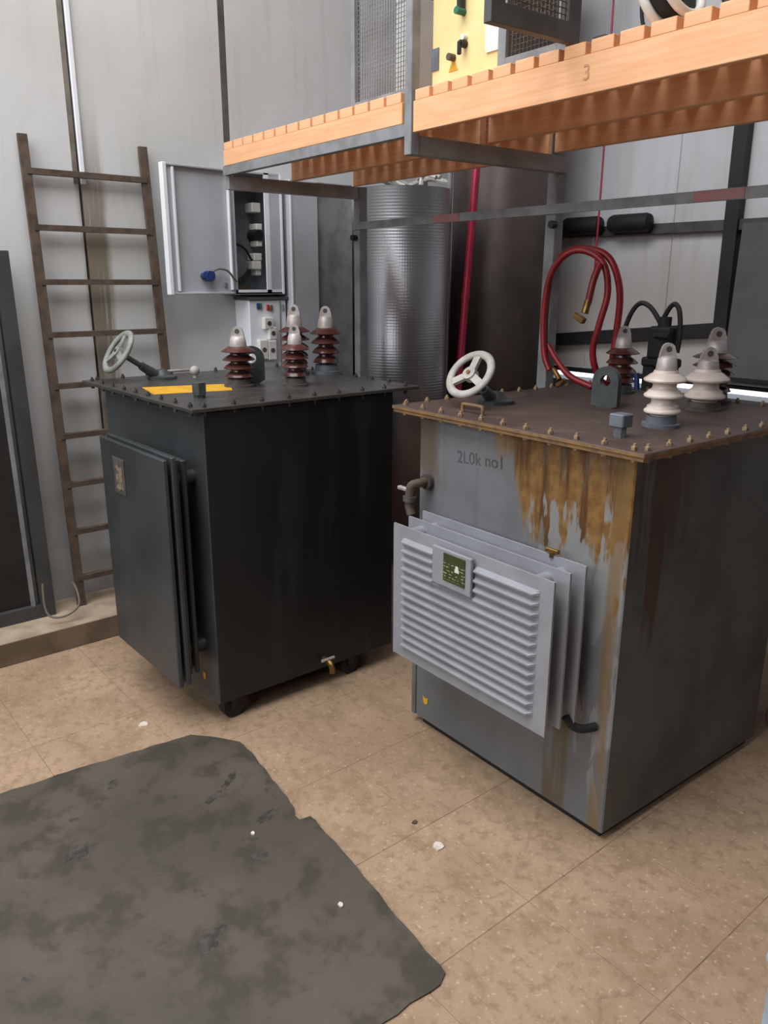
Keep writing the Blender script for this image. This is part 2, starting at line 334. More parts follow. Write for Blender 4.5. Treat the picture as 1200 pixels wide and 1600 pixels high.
# ------------------------------------------------------------------ mesh builder
class B:
    def __init__(s): s.bm = bmesh.new()
    def box(s, c, d, rot=None, bev=0.0, seg=1):
        bm2 = bmesh.new(); bmesh.ops.create_cube(bm2, size=1.0)
        bmesh.ops.scale(bm2, vec=d, verts=bm2.verts)
        if bev: bmesh.ops.bevel(bm2, geom=bm2.edges[:], offset=bev, segments=seg, profile=.5, affect='EDGES')
        if rot: bmesh.ops.rotate(bm2, cent=(0, 0, 0), matrix=Euler(rot).to_matrix(), verts=bm2.verts)
        bmesh.ops.translate(bm2, vec=c, verts=bm2.verts); return s.join(bm2)
    def join(s, bm2):
        me = bpy.data.meshes.new('tmp'); bm2.to_mesh(me); bm2.free(); s.bm.from_mesh(me); bpy.data.meshes.remove(me); return s
    def bar(s, p0, p1, wdt, hgt, up=(0, 0, 1)):
        p0, p1 = Vector(p0), Vector(p1); d = (p1 - p0); L = d.length; d.normalize()
        sx = d.cross(Vector(up))
        if sx.length < 1e-5: sx = d.cross(Vector((0, 1, 0)))
        sx.normalize(); sz = sx.cross(d); c = (p0 + p1) / 2
        bm2 = bmesh.new(); bmesh.ops.create_cube(bm2, size=1.0); bmesh.ops.scale(bm2, vec=(wdt, L, hgt), verts=bm2.verts)
        m = Matrix((sx, d, sz)).transposed().to_4x4(); m.translation = c
        bmesh.ops.transform(bm2, matrix=m, verts=bm2.verts); return s.join(bm2)
    def cyl(s, p0, p1, r, seg=16, r2=None):
        p0, p1 = Vector(p0), Vector(p1); d = p1 - p0
        bm2 = bmesh.new(); bmesh.ops.create_cone(bm2, cap_ends=True, segments=seg, radius1=r, radius2=r if r2 is None else r2, depth=d.length)
        q = Vector((0, 0, 1)).rotation_difference(d.normalized()).to_matrix().to_4x4(); q.translation = (p0 + p1) / 2
        bmesh.ops.transform(bm2, matrix=q, verts=bm2.verts); return s.join(bm2)
    def sphere(s, c, r, u=14, v=10, sc=(1, 1, 1)):
        bm2 = bmesh.new(); bmesh.ops.create_uvsphere(bm2, u_segments=u, v_segments=v, radius=r)
        bmesh.ops.scale(bm2, vec=sc, verts=bm2.verts); bmesh.ops.translate(bm2, vec=c, verts=bm2.verts); return s.join(bm2)
    def lathe(s, prof, seg=28, m=None):
        bm = bmesh.new(); rings = []
        for r, z in prof:
            rings.append([bm.verts.new((r * math.cos(2 * math.pi * k / seg), r * math.sin(2 * math.pi * k / seg), z)) for k in range(seg)])
        for a, b in zip(rings, rings[1:]):
            for k in range(seg): bm.faces.new((a[k], a[(k + 1) % seg], b[(k + 1) % seg], b[k]))
        bm.faces.new(rings[0][::-1]); bm.faces.new(rings[-1])
        bmesh.ops.recalc_face_normals(bm, faces=bm.faces)
        if m: bmesh.ops.transform(bm, matrix=m, verts=bm.verts)
        return s.join(bm)
    def torus(s, R, r, m=None, segs=40, sec=10, flat=1.0):
        bm = bmesh.new(); V = []
        for i in range(segs):
            a = 2 * math.pi * i / segs; ring = []
            for j in range(sec):
                t = 2 * math.pi * j / sec; rr = R + r * math.cos(t)
                ring.append(bm.verts.new((rr * math.cos(a), rr * math.sin(a), r * flat * math.sin(t))))
            V.append(ring)
        for i in range(segs):
            for j in range(sec):
                bm.faces.new((V[i][j], V[(i + 1) % segs][j], V[(i + 1) % segs][(j + 1) % sec], V[i][(j + 1) % sec]))
        if m: bmesh.ops.transform(bm, matrix=m, verts=bm.verts)
        return s.join(bm)
    def tube(s, pts, r, sec=8, smooth=6):
        P = [Vector(p) for p in pts]
        if smooth > 1 and len(P) > 2:
            Q = []
            for i in range(len(P) - 1):
                a = P[max(i - 1, 0)]; b = P[i]; c = P[i + 1]; d = P[min(i + 2, len(P) - 1)]
                for k in range(smooth):
                    t = k / smooth
                    Q.append(.5 * ((2 * b) + (c - a) * t + (2 * a - 5 * b + 4 * c - d) * t * t + (3 * b - a - 3 * c + d) * t ** 3))
            Q.append(P[-1]); P = Q
        bm = bmesh.new(); rings = []; nrm = None
        for i, p in enumerate(P):
            d = (P[min(i + 1, len(P) - 1)] - P[max(i - 1, 0)]).normalized()
            if nrm is None:
                nrm = d.cross(Vector((0, 0, 1)))
                if nrm.length < .1: nrm = d.cross(Vector((1, 0, 0)))
            nrm = (nrm - d * nrm.dot(d)).normalized(); bn = d.cross(nrm)
            rings.append([bm.verts.new(p + r * (math.cos(2 * math.pi * k / sec) * nrm + math.sin(2 * math.pi * k / sec) * bn)) for k in range(sec)])
        for a, b in zip(rings, rings[1:]):
            for k in range(sec): bm.faces.new((a[k], a[(k + 1) % sec], b[(k + 1) % sec], b[k]))
        bm.faces.new(rings[0][::-1]); bm.faces.new(rings[-1]); bmesh.ops.recalc_face_normals(bm, faces=bm.faces)
        return s.join(bm)
    def prism(s, poly, t, m=None):
        """poly in xy plane extruded by t along z"""
        bm = bmesh.new(); a = [bm.verts.new((x, y, 0)) for x, y in poly]; b = [bm.verts.new((x, y, t)) for x, y in poly]
        bm.faces.new(a[::-1]); bm.faces.new(b)
        for k in range(len(a)): bm.faces.new((a[k], a[(k + 1) % len(a)], b[(k + 1) % len(a)], b[k]))
        bmesh.ops.recalc_face_normals(bm, faces=bm.faces)
        if m: bmesh.ops.transform(bm, matrix=m, verts=bm.verts)
        return s.join(bm)
    def build(s, name, mat, parent=None, smooth=False, origin=None):
        me = bpy.data.meshes.new(name)
        if origin: bmesh.ops.translate(s.bm, vec=-Vector(origin), verts=s.bm.verts)
        s.bm.to_mesh(me); s.bm.free()
        me.materials.append(M[mat] if isinstance(mat, str) else mat)
        if smooth:
            for p in me.polygons: p.use_smooth = True
            me.set_sharp_from_angle(angle=rad(40))
        o = bpy.data.objects.new(name, me); COL.objects.link(o)
        if origin: o.location = origin
        if parent: o.parent = parent
        return o
def tag(o, label=None, cat=None, group=None, kind=None):
    if label: o['label'] = label
    if cat: o['category'] = cat
    if group: o['group'] = group
    if kind: o['kind'] = kind
    return o
def empty(name, loc, rz=0.0, label=None, cat=None, group=None):
    o = bpy.data.objects.new(name, None); o.empty_display_size = .1; COL.objects.link(o)
    o.location = loc; o.rotation_euler = (0, 0, rz); return tag(o, label, cat, group)
def struct(o): o['kind'] = 'structure'; return o
def inst(o, loc, parent, rot=None, scale=None):
    c = o.copy(); COL.objects.link(c); c.parent = parent; c.location = loc
    if rot: c.rotation_euler = rot
    if scale: c.scale = scale
    return c
def text(name, body, size, mat, parent, m, extrude=.0006):
    cu = bpy.data.curves.new(name, 'FONT'); cu.body = body; cu.size = size; cu.extrude = extrude
    t = bpy.data.objects.new(name, cu); me = bpy.data.meshes.new_from_object(t); bpy.data.objects.remove(t)
    me.transform(m); me.materials.append(M[mat]); o = bpy.data.objects.new(name, me); COL.objects.link(o); o.parent = parent
    return o

# ================================================================== THE SETTING
WX, WY = -3.75, 4.35            # left wall plane, back wall plane
XR, YF, ZC = 4.0, -4.5, 4.8    # right wall, front wall, ceiling
fl = struct(B().box(((WX + XR) / 2, 0, -.0513), (XR - WX + .4, WY - YF + .4, .1)).build('floor', 'grout'))
tag(fl, 'worn beige floor of large square tiles with scuffs', None)
T = .4
tile0 = None
for i in range(-9, 5):
    for j in range(-2, 12):
        loc = (-.10 + i * T, .02 + j * T, -.004)
        if loc[0] < WX + .25: continue
        if tile0 is None:
            tile0 = B().box((0, 0, .0), (T - .0022, T - .0022, .008), bev=.001).build('tile', 'floor', fl); tile0.location = loc
        else: inst(tile0, loc, fl, rot=(random.uniform(-.001, .001), random.uniform(-.001, .001), 0))
# left wall: base + two panels with the joint between them
wl = struct(B().box((WX - .16, 0, ZC / 2), (.2, WY - YF + .4, ZC)).build('wall_left', 'plaster'))
tag(wl, 'grey white plastered wall with brown grime run beneath its joint')
for y0, y1 in ((YF, 1.352), (1.366, WY + .05)):
    B().box((WX - .03, (y0 + y1) / 2, ZC / 2), (.06, y1 - y0, ZC)).build('panel', 'plaster', wl)
jt = struct(B().box((WX + .006, 1.372, 3.4), (.014, .022, 2.8), bev=.003).build('trim_1', 'cab_white')); tag(jt, 'white sealing strip running up the joint of the left wall')
jd = struct(B().box((WX + .002, 1.342, 3.4), (.008, .02, 2.8)).build('trim_2', 'joint_shadow')); tag(jd, 'painted shadow strip beside the white joint strip of left wall')  # shadow along the joint, painted as a thin dark strip
pl = struct(B().box(((WX - 3.41) / 2, .0, .055), (WX + 3.41, WY - YF, .11), bev=.006).build('baseboard_left', 'concrete'))
pl.data.transform(Matrix.Identity(4)); B().box((-3.409, 0, .052), (.004, WY - YF - .01, .100)).build('kerb_face', 'kerb_shade', pl); tag(pl, 'low concrete plinth running along the foot of the left wall')  # brown slab paints the shade on the plinth's front
# ceiling, right wall, front wall with the window band
struct(tag(B().box((XR - .0, 0, ZC / 2), (.1, WY - YF, ZC)).build('wall_right', 'dark_wall'), 'plain plastered wall out of view to the right'))
cb = B(); 
cx0, cx1, cy0, cy1 = -3.6, -.2, -2.65, 1.65
cb.box(((WX + XR) / 2, (YF + cy0) / 2, ZC + .05), (XR - WX, cy0 - YF, .1)); cb.box(((WX + XR) / 2, (cy1 + WY) / 2, ZC + .05), (XR - WX, WY - cy1, .1))
cb.box(((WX + cx0) / 2, (cy0 + cy1) / 2, ZC + .05), (cx0 - WX, cy1 - cy0, .1)); cb.box(((cx1 + XR) / 2, (cy0 + cy1) / 2, ZC + .05), (XR - cx1, cy1 - cy0, .1))
struct(tag(cb.build('ceiling', 'dark_wall'), 'plain high ceiling with a roof light opening'))
fb = B(); fb.box(((WX + XR) / 2, YF - .05, 1.15), (XR - WX, .1, 2.3)); fb.box(((WX + XR) / 2, YF - .05, 4.6), (XR - WX, .1, .4))
fb.box(((WX - 3.4) / 2, YF - .05, 3.35), (.35, .1, 2.1)); fb.box(((1.6 + XR) / 2, YF - .05, 3.35), (XR - 1.6, .1, 2.1))
struct(tag(fb.build('wall_front', 'dark_wall'), 'plastered wall with a high window band behind the viewer'))
wf = B()
for k in range(6): wf.box((-3.4 + k * 1.0, YF - .05, 3.35), (.05, .05, 2.1))
wf.box((-.9, YF - .05, 2.33), (5.0, .06, .05)).box((-.9, YF - .05, 4.37), (5.0, .06, .05))
struct(tag(wf.build('window_1', 'steel_grey'), 'steel framed window band high in the front wall'))
# back wall: low wall, slit of daylight, rail, upright sheets
wb = struct(B().box((.2, WY + .1, .483), (8.4, .2, .966)).build('wall_back', 'dark_grey_board'))
wb.data.transform(Matrix.Translation((0, 0, 0))); tag(wb, 'back wall of off white upright sheets above a low dark wall')
sheet0 = None
for k in range(15):
    x = WX + .26 + k * .55
    if sheet0 is None:
        sheet0 = B().box((0, 0, 0), (.546, .02, ZC - 1.055), bev=.002).build('sheet', 'sheet', wb); sheet0.location = (x, WY + .01, (ZC + 1.055) / 2)
    else: inst(sheet0, (x, WY + .01, (ZC + 1.055) / 2), wb)
B().box((.2, WY + .0, 1.038), (8.4, .05, .028)).build('rail', 'black_steel', wb)
tr = struct(B().box((WX + .06, WY - .06, ZC / 2), (.10, .10, ZC), bev=.004).build('trim_3', 'black_steel')); tag(tr, 'dark steel corner column between left and back walls')
tr2 = struct(B().box((WX + .03, WY - .17, ZC / 2), (.05, .06, ZC), bev=.004).build('trim_7', 'frame_dark')); tag(tr2, 'grey angle profile beside the dark corner column')
tp = struct(B().bar((-2.27, WY - .035, 0), (-2.32, WY - .035, ZC), .075, .06, up=(0, 1, 0)).build('trim_4', 'black_steel')); tag(tp, 'black steel post standing against the back wall')
tb = struct(B().bar((WX + .1, WY - .025, 1.89), (1.5, WY - .025, 1.89), .04, .055).build('trim_5', 'frame_dark')); tag(tb, 'upper dark steel rail running along the back wall')
tb2 = struct(B().bar((WX + .12, WY - .03, 1.205), (-2.27, WY - .03, 1.345), .05, .075).build('trim_6', 'black_steel')); tag(tb2, 'lower black steel rail sloping across the back wall')

# ================================================================== TRANSFORMERS
def bushing(parent, x, y, z, h, r, mat, nshed, flange_mat, capmat='zinc', fl_r=None):
    """porcelain bushing with umbrella sheds; children: flange and terminal cap"""
    bh = h * .12; ch = h * .30; top = h - ch; core = r * .5
    prof = [(core * 1.05, bh * .3)]
    sh = (top - bh) / nshed
    for k in range(nshed):
        z0 = bh + k * sh; rr = r * (.80 + .20 * (k + 1) / nshed)
        if 'white' in mat: prof += [(core * 1.1, z0), (core * 1.15, z0 + sh * .16), (rr * .88, z0 + sh * .24), (rr * .98, z0 + sh * .31), (rr, z0 + sh * .39), (rr * .97, z0 + sh * .48), (rr * .86, z0 + sh * .57), (core * 1.45, z0 + sh * .72), (core * 1.18, z0 + sh * .82), (core * 1.1, z0 + sh * .97)]
        else: prof += [(core, z0), (core * .95, z0 + sh * .30), (rr * .95, z0 + sh * .34), (rr, z0 + sh * .40), (rr * .95, z0 + sh * .48), (core * 1.5, z0 + sh * .74), (core * 1.12, z0 + sh * .97)]
    prof += [(core * .8, top)]
    o = B().lathe(prof, 32).build('bushing', mat, parent, smooth=True); o.location = (x, y, z)
    fr = fl_r or r * .72
    B().lathe([(fr * 1.25, 0), (fr * 1.25, bh * .35), (fr, bh * .4), (fr * .96, bh * 1.15), (core * .8, bh * 1.2)], 24).build('flange', flange_mat, o, smooth=True)
    c = B().lathe([(core * .98, top - .002), (core * .98, top + ch * .1), (core * .88, top + ch * .45), (core * .66, top + ch * .56), (.004, top + ch * .6)], 18)
    # flat rounded terminal eye
    tw = core * .78; poly = [(-tw, 0), (tw, 0), (tw * .9, ch * .25)] + [(tw * .8 * math.cos(a), ch * .32 + tw * .8 * math.sin(a)) for a in [math.pi * k / 8 for k in range(9)]] + [(-tw * .9, ch * .25)]
    c.prism(poly, core * .5, Matrix.Translation((0, 0, top + ch * .5)) @ Matrix.Rotation(rad(50), 4, 'Z') @ Matrix.Rotation(rad(90), 4, 'X') @ Matrix.Translation((0, 0, -core * .25)))
    c.build('terminal_cap', capmat, o, smooth=True)
    hm = Matrix.Translation((0, 0, top + ch * .84)) @ Matrix.Rotation(rad(50), 4, 'Z') @ Matrix.Rotation(rad(90), 4, 'X')
    B().lathe([(tw * .36, -core * .27), (tw * .36, core * .27)], 12, hm).build('terminal_hole', 'dark_gasket', o)
    return o

def handwheel(parent, x, y, z, axis, ln, R, wheelmat, stemmat):
    ax = Vector(axis).normalized()
    q = Vector((0, 0, 1)).rotation_difference(ax).to_matrix().to_4x4()
    hub = ax * ln
    w_ = B()
    w_.torus(R - .014, .014, Matrix.Translation(hub) @ q, 48, 12, .75)
    w_.cyl(hub - ax * .014, hub + ax * .012, .024, 20)
    o = w_.build('handwheel', wheelmat, parent, smooth=True); o.location = (x, y, z)
    for k in range(3):
        a = rad(90 + 120 * k + 8); d = q.to_3x3() @ Vector((math.cos(a), math.sin(a), 0))
        B().bar(hub + d * .018, hub + d * (R - .018), .026, .012, up=ax).build('spoke', wheelmat, o)
    B().cyl(hub + ax * .01, hub + ax * .018, .007, 8).build('hub_nut', 'brass', o)
    st = B().cyl(-ax * .01, hub - ax * .012, .011, 12)
    st.cyl(ax * .005, ax * ln * .5, .024, 14, .017).lathe([(.062, -.002), (.062, .012), (.036, .018), (.02, .04)], 20)
    st.build('stem', stemmat, o, smooth=True)
    return o

def lug(parent, x, y, z, wd, h, mat, rz):
    poly = [(-wd / 2, 0), (wd / 2, 0), (wd / 2, h * .5)] + [(wd / 2 * math.cos(a), h - wd / 2 + wd / 2 * math.sin(a)) for a in [math.pi * k / 10 for k in range(11)]] + [(-wd / 2, h * .5)]
    # plate with a real hole: outer loop bridged to hole loop
    t = .022; bm = bmesh.new(); n = 24; hc = h - wd / 2; hr = wd * .2
    outer = []
    for k in range(n):
        a = 2 * math.pi * k / n; d = (math.cos(a), math.sin(a))
        # ray from hole centre to outline
        if d[1] >= 0: px, py = wd / 2 * d[0], wd / 2 * d[1]
        else:
            s_ = min((wd / 2) / abs(d[0]) if abs(d[0]) > 1e-6 else 1e9, hc / abs(d[1])); px, py = d[0] * s_, d[1] * s_
        outer.append((px, hc + py))
    inner = [(hr * math.cos(2 * math.pi * k / n), hc + hr * math.sin(2 * math.pi * k / n)) for k in range(n)]
    f_ = lambda pts, yy: [bm.verts.new((p[0], yy, p[1])) for p in pts]
    oa, ia, ob, ib = f_(outer, -t / 2), f_(inner, -t / 2), f_(outer, t / 2), f_(inner, t / 2)
    for k in range(n):
        k2 = (k + 1) % n
        for q in ((oa[k], oa[k2], ia[k2], ia[k]), (ob[k], ib[k], ib[k2], ob[k2]), (oa[k], ob[k], ob[k2], oa[k2]), (ia[k], ia[k2], ib[k2], ib[k])): bm.faces.new(q)
    bmesh.ops.recalc_face_normals(bm, faces=bm.faces)
    b = B(); b.join(bm); o = b.build('lifting_lug', mat, parent); o.location = (x, y, z); o.rotation_euler = (0, 0, rz)
    return o

def lid_bolts(parent, x0, x1, y0, y1, ztop, zbot, mat, n):
    b0 = None
    def put(x, y):
        nonlocal b0
        if b0 is None:
            b0 = B().cyl((0, 0, 0), (0, 0, .010), .0085, 6).cyl((0, 0, .010), (0, 0, .017), .0045, 8).cyl((0, 0, -.030), (0, 0, -.014), .008, 6).build('bolt', mat, parent)
            b0.location = (x, y, ztop)
        else: inst(b0, (x, y, ztop), parent, rot=(0, 0, random.random()))
    for k in range(n):
        t = (k + .5) / n
        put(x0 + (x1 - x0) * t, y0 + .022); put(x1 - .022, y0 + (y1 - y0) * t)
        put(x0 + .022, y0 + (y1 - y0) * t); put(x0 + (x1 - x0) * t, y1 - .022)

def w2l(root, P):
    m = Matrix.Translation(root.location) @ Matrix.Rotation(root.rotation_euler.z, 4, 'Z')
    return m.inverted() @ Vector(P)

# ---------------- right transformer: grey, rust streaked; local origin at the tank's front right corner
R = empty('transformer', (-1.117, 1.762, 0), rad(-1.8), 'grey rust-streaked transformer with ribbed radiator, white and brown insulators on brown lid', 'transformer')
RW, RD, RZ0, RZ1 = .855, .87, .028, 1.178
B().box((-RW / 2, RD / 2, (RZ0 + RZ1) / 2), (RW, RD, RZ1 - RZ0), bev=.004).build('tank', 'tank_rust', R)
B().box((-RW / 2, RD / 2, RZ0 - .008), (RW - .04, RD - .04, .04)).build('underframe', 'black_steel', R)
for sx in (-.82, -.10):
    for sy in (.12, .78):
        B().cyl((sx - .03, sy, .025), (sx + .03, sy, .025), .025, 16).build('roller', 'black_steel', R)
LX0, LX1, LY0, LY1 = -.932, .062, -.062, .955
B().box(((LX0 + LX1) / 2, (LY0 + LY1) / 2, 1.188), (LX1 - LX0, LY1 - LY0, .012), bev=.002).build('lid', 'lid_rust', R)
B().box(((LX0 + LX1) / 2, (LY0 + LY1) / 2, 1.177), (LX1 - LX0 - .01, LY1 - LY0 - .01, .010)).build('lid_flange', 'lid_rust', R)
lid_bolts(R, LX0, LX1, LY0, LY1, 1.194, 1.172, 'bolt_tan', 11)
def RL(x, y, z=1.194): return w2l(R, (x, y, z))
p = RL(-1.855, 2.033); handwheel(R, p.x, p.y, p.z, (.06, -.78, .62), .175, .092, 'wheel_grey', 'lug')
p = RL(-1.57, 2.256); lug(R, p.x, p.y, p.z, .095, .135, 'lug', rad(8))
p = RL(-1.228, 1.843)
blk = B().cyl((0, 0, 0), (0, 0, .028), .017, 8).box((0, 0, .046), (.046, .046, .036), bev=.003).build('filler_plug', 'flange_blue', R); blk.location = p
for (x, y, h, r, mt, ns, fm) in ((-1.750, 2.60, .24, .062, 'brown_porcelain', 4, 'lug'), (-1.251, 2.079, .232, .060, 'white_porcelain', 3, 'flange_blue'),
                                 (-1.341, 2.475, .190, .072, 'white_porcelain', 2, 'dark_gasket'), (-1.41, 2.645, .245, .075, 'brown_porcelain', 5, 'dark_gasket')):
    p = RL(x, y); bushing(R, p.x, p.y, p.z, h, r, mt, ns, fm)
p = RL(-1.753, 1.813)
hd = B().tube([(-.045, 0, -.002), (-.045, 0, .02), (-.035, 0, .026), (.035, 0, .026), (.045, 0, .02), (.045, 0, -.002)], .006).build('lid_handle', 'lid_rust', R, smooth=True); hd.location = p
# ribbed radiator plates in front of the tank
def rib_plate(name, yloc, xl, xr, z0, z1, nr, plate=None, mat='radiator'):
    """pressed plate with horizontal rounded ribs standing proud towards -y"""
    bm = bmesh.new(); mg = .045; zt = .035
    zs = [z0, z0 + zt * .9]; prof = [(z0, 0.0), (z0 + zt, 0.0)]
    pitch = (z1 - z0 - 2 * zt) / nr
    for k in range(nr):
        a = z0 + zt + k * pitch
        for t, d in ((.12, 0), (.25, .5), (.45, 1), (.60, 1), (.78, .5), (.92, 0)): prof.append((a + t * pitch, -d * .017))
    prof += [(z1 - zt, 0.0), (z1, 0.0)]
    xs = [xl, xl + mg, xl + mg + .014, xr - mg - .014, xr - mg, xr]
    if plate: xs = [xl, xl + mg, xl + mg + .014, plate[0] - .008, plate[0], plate[1], plate[1] + .008, xr - mg - .014, xr - mg, xr]
    G = []
    for i, x in enumerate(xs):
        col = []
        for z, d in prof:
            edge = i <= 1 or i >= len(xs) - 2
            dd = 0 if edge else d
            if plate and x >= plate[0] - .001 and x <= plate[1] + .001 and plate[2] < z < plate[3]: dd = 0
            col.append(bm.verts.new((x, yloc + dd, z)))
        G.append(col)
    for i in range(len(xs) - 1):
        for j in range(len(prof) - 1): bm.faces.new((G[i][j], G[i + 1][j], G[i + 1][j + 1], G[i][j + 1]))
    geom = bmesh.ops.extrude_face_region(bm, geom=bm.faces[:])
    bmesh.ops.translate(bm, vec=(0, .007, 0), verts=[e for e in geom['geom'] if isinstance(e, bmesh.types.BMVert)])
    bmesh.ops.recalc_face_normals(bm, faces=bm.faces)
    b = B(); b.join(bm); return b.build(name, mat, R)
rx0, rx1, rz0, rz1 = -.760, -.085, .383, .842
pw = (-.545, -.378)
rp = rib_plate('radiator_plate', -.187, rx0, rx1, rz0, rz1, 13, (pw[0], pw[1], .70, .835))
for k, yy in enumerate((-.127, -.067)):
    rib_plate('radiator_plate', yy, rx0 + .003, rx1 + .002 + .003 * k, rz0 + .004, rz1 + .012 + .008 * k, 13)
pb = B().box((sum(pw) / 2 + .002, -.203, .770), (.170, .012, .118), bev=.002).build('mounting_plate', 'radiator', R)
npz = B().box((0, 0, 0), (.094, .003, .088), bev=.001).build('nameplate', 'nameplate', pb); npz.location = (sum(pw) / 2 + .018, -.2105, .776); tag(npz, 'green engraved nameplate')
B().prism([(-.010, 0), (.010, 0), (.004, .020), (-.004, .020)], .001, Matrix.Rotation(rad(90), 4, 'X')).build('nameplate_emblem', 'white_plastic', npz).location = (.014, -.0016, -.004)
for zc in (.43, .815):
    for xc in (-.16, -.69):
        B().cyl((xc, -.2 + .03, zc), (xc, .01, zc), .022, 14).build('radiator_pipe', 'radiator', R, smooth=True)
for xe in (rx0 + .01, rx1 - .006):
    B().bar((xe, -.12, rz0 + .01), (xe, -.12, rz1), .012, .10, up=(0, 1, 0)).build('spacer', 'steel_grey', R) if False else None
# shut off valve top left, air tap on top, black drain elbow bottom right
v_ = B().cyl((-.86 + .10, -.02, .86), (-.86 + .10, -.10, .86), .016, 12)
v_ = B().tube([(-.80, .0, .945), (-.80, -.05, .945), (-.81, -.072, .938), (-.812, -.078, .915), (-.812, -.08, .87), (-.80, -.08, .84)], .015, 10)
vo = v_.build('valve_pipe', 'rust_steel', R, smooth=True)
B().cyl((-.812, -.079, .885), (-.812, -.078, .902), .023, 12).build('valve_flange', 'dark_gasket', vo, smooth=True)
B().cyl((-.80, -.022, .945), (-.80, -.010, .945), .027, 12).build('valve_flange', 'dark_gasket', vo, smooth=True)
B().box((-.84, -.085, .925), (.045, .016, .013), bev=.003).build('valve_lever', 'zinc', vo)
at_ = B().cyl((-.20, -.064, .855), (-.20, -.064, .872), .009, 10).box((-.20, -.064, .874), (.045, .012, .012), bev=.002).build('air_tap', 'brass', R)
el = B().tube([(-.105, -.075, .40), (-.085, -.06, .372), (-.065, -.04, .366), (-.05, -.005, .368)], .013, 10).build('drain_elbow', 'rubber', R, smooth=True)
# foot bracket with yellow mark, bottom left
fb_ = B().box((-RW - .010, .045, .135), (.022, .10, .21), bev=.003).build('side_bracket', 'bracket_grey', R)
B().prism([(-.014, .012), (.0, .004), (.014, .012), (.012, -.012), (0, -.022), (-.012, -.012)], .001, Matrix.Translation((-RW + .055, -.0005, .115)) @ Matrix.Rotation(rad(90), 4, 'X')).build('yellow_mark', 'yellow', R)
text('pencil_writing', '2L0k no1', .056, 'pencil', R, Matrix.Translation((-.668, -.0008, 1.035)) @ Matrix.Rotation(rad(-4), 4, 'Y') @ Matrix.Rotation(rad(90), 4, 'X'), .0003)

# ---------------- left transformer: dark; local origin at the tank's front right corner
L_ = empty('transformer', (-2.405, 1.205, 0), 0.0, 'dark grey oily transformer on small wheels with flat panel and brown insulators', 'transformer')
LW, LD, LZ0, LZ1 = .865, .83, .085, 1.174
B().box((-LW / 2, LD / 2, (LZ0 + LZ1) / 2), (LW, LD, LZ1 - LZ0), bev=.003).build('tank', 'tank_dark', L_)
B().box((-LW / 2, LD / 2, .085), (LW - .12, LD - .08, .05)).build('underframe', 'black_steel', L_)
for sx in (-.80, -.045):
    for sy in (.07, .62):
        wo = B().cyl((sx - .022, sy, .043), (sx + .022, sy, .043), .043, 20).build('wheel', 'rubber', L_, smooth=True)
        B().bar((sx, sy, .043), (sx, sy, .095), .06, .03, up=(0, 1, 0)).build('wheel_fork', 'black_steel', wo)
AX0, AX1, AY0, AY1 = -.99, .016, -.045, .955
B().box(((AX0 + AX1) / 2, (AY0 + AY1) / 2, 1.184), (AX1 - AX0, AY1 - AY0, .014), bev=.002).build('lid', 'lid_dark', L_)
lid_bolts(L_, AX0, AX1, AY0, AY1, 1.191, 1.17, 'bolt_dark', 9)
def LL(x, y, z=1.191): return w2l(L_, (x, y, z))
p = LL(-3.235, 1.445); handwheel(L_, p.x, p.y, p.z, (0, -.83, .56), .22, .10, 'wheel_dull', 'lug')
for (x, y, h, r, ns, fm) in ((-2.815, 1.581, .225, .068, 4, 'dark_gasket'), (-2.695, 1.767, .235, .058, 4, 'dark_gasket'), (-3.02, 1.98, .30, .070, 5, 'lug'), (-2.985, 2.125, .29, .072, 4, 'flange_blue')):
    p = LL(x, y); bushing(L_, p.x, p.y, p.z, h, r, 'brown_porcelain', ns, fm)
p = LL(-2.875, 1.675); lug(L_, p.x, p.y, p.z, .10, .15, 'lug', rad(70))
p = LL(-2.622, 1.307); q_ = B().cyl((0, 0, 0), (0, 0, .03), .022, 8).cyl((0, 0, .012), (0, 0, .055), .027, 6).build('filler_plug', 'lug', L_); q_.location = p
p = LL(-3.19, 1.575); q_ = B().cyl((0, 0, 0), (0, 0, .02), .010, 10).sphere((0, 0, .03), .021).build('ball_knob', 'wheel_grey', L_, smooth=True); q_.location = p
p = LL(-3.30, 1.53); q_ = B().tube([(0, -.09, 0), (0, -.09, .016), (0, -.08, .022), (0, .08, .022), (0, .09, .016), (0, .09, 0)], .006).build('lid_handle', 'zinc', L_, smooth=True); q_.location = p
yp = [LL(*a) for a in ((-3.017, 1.26), (-2.802, 1.212), (-2.728, 1.499), (-2.907, 1.585))]
B().prism([(v.x, v.y) for v in yp], .0012, Matrix.Translation((0, 0, 1.191))).build('yellow_band', 'yellow', L_)
# flat panel radiators on the front
for k, (yy, x0, x1, z0, z1) in enumerate(((-.137, -.572, -.015, .195, 1.030), (-.108, -.578, -.012, .20, 1.036), (-.079, -.55, -.060, .21, 1.015), (-.050, -.55, -.060, .21, 1.010))):
    po = B().box(((x0 + x1) / 2, yy, (z0 + z1) / 2), (x1 - x0, .018, z1 - z0), bev=.004).build('front_panel' if k == 0 else 'back_panel', 'tank_dark', L_)
    if k == 0:
        plt = B().box((x0 + .175, yy - .011, .905), (.10, .004, .135), bev=.001).build('nameplate', 'dark_gasket', po)
        B().prism([(-.03, -.05), (-.005, -.056), (.02, -.045), (.034, -.05), (.03, 0), (.038, .04), (.01, .034), (-.02, .045), (-.034, .03), (-.026, -.01)], .001, Matrix.Translation((x0 + .175, yy - .013, .905)) @ Matrix.Rotation(rad(90), 4, 'X')).build('torn_label', 'torn_plate', plt)
for xc in (-.10, -.48):
    for zc in (.30, .94):
        B().cyl((xc, -.13, zc), (xc, .01, zc), .025, 12).build('panel_pipe', 'tank_dark', L_, smooth=True)
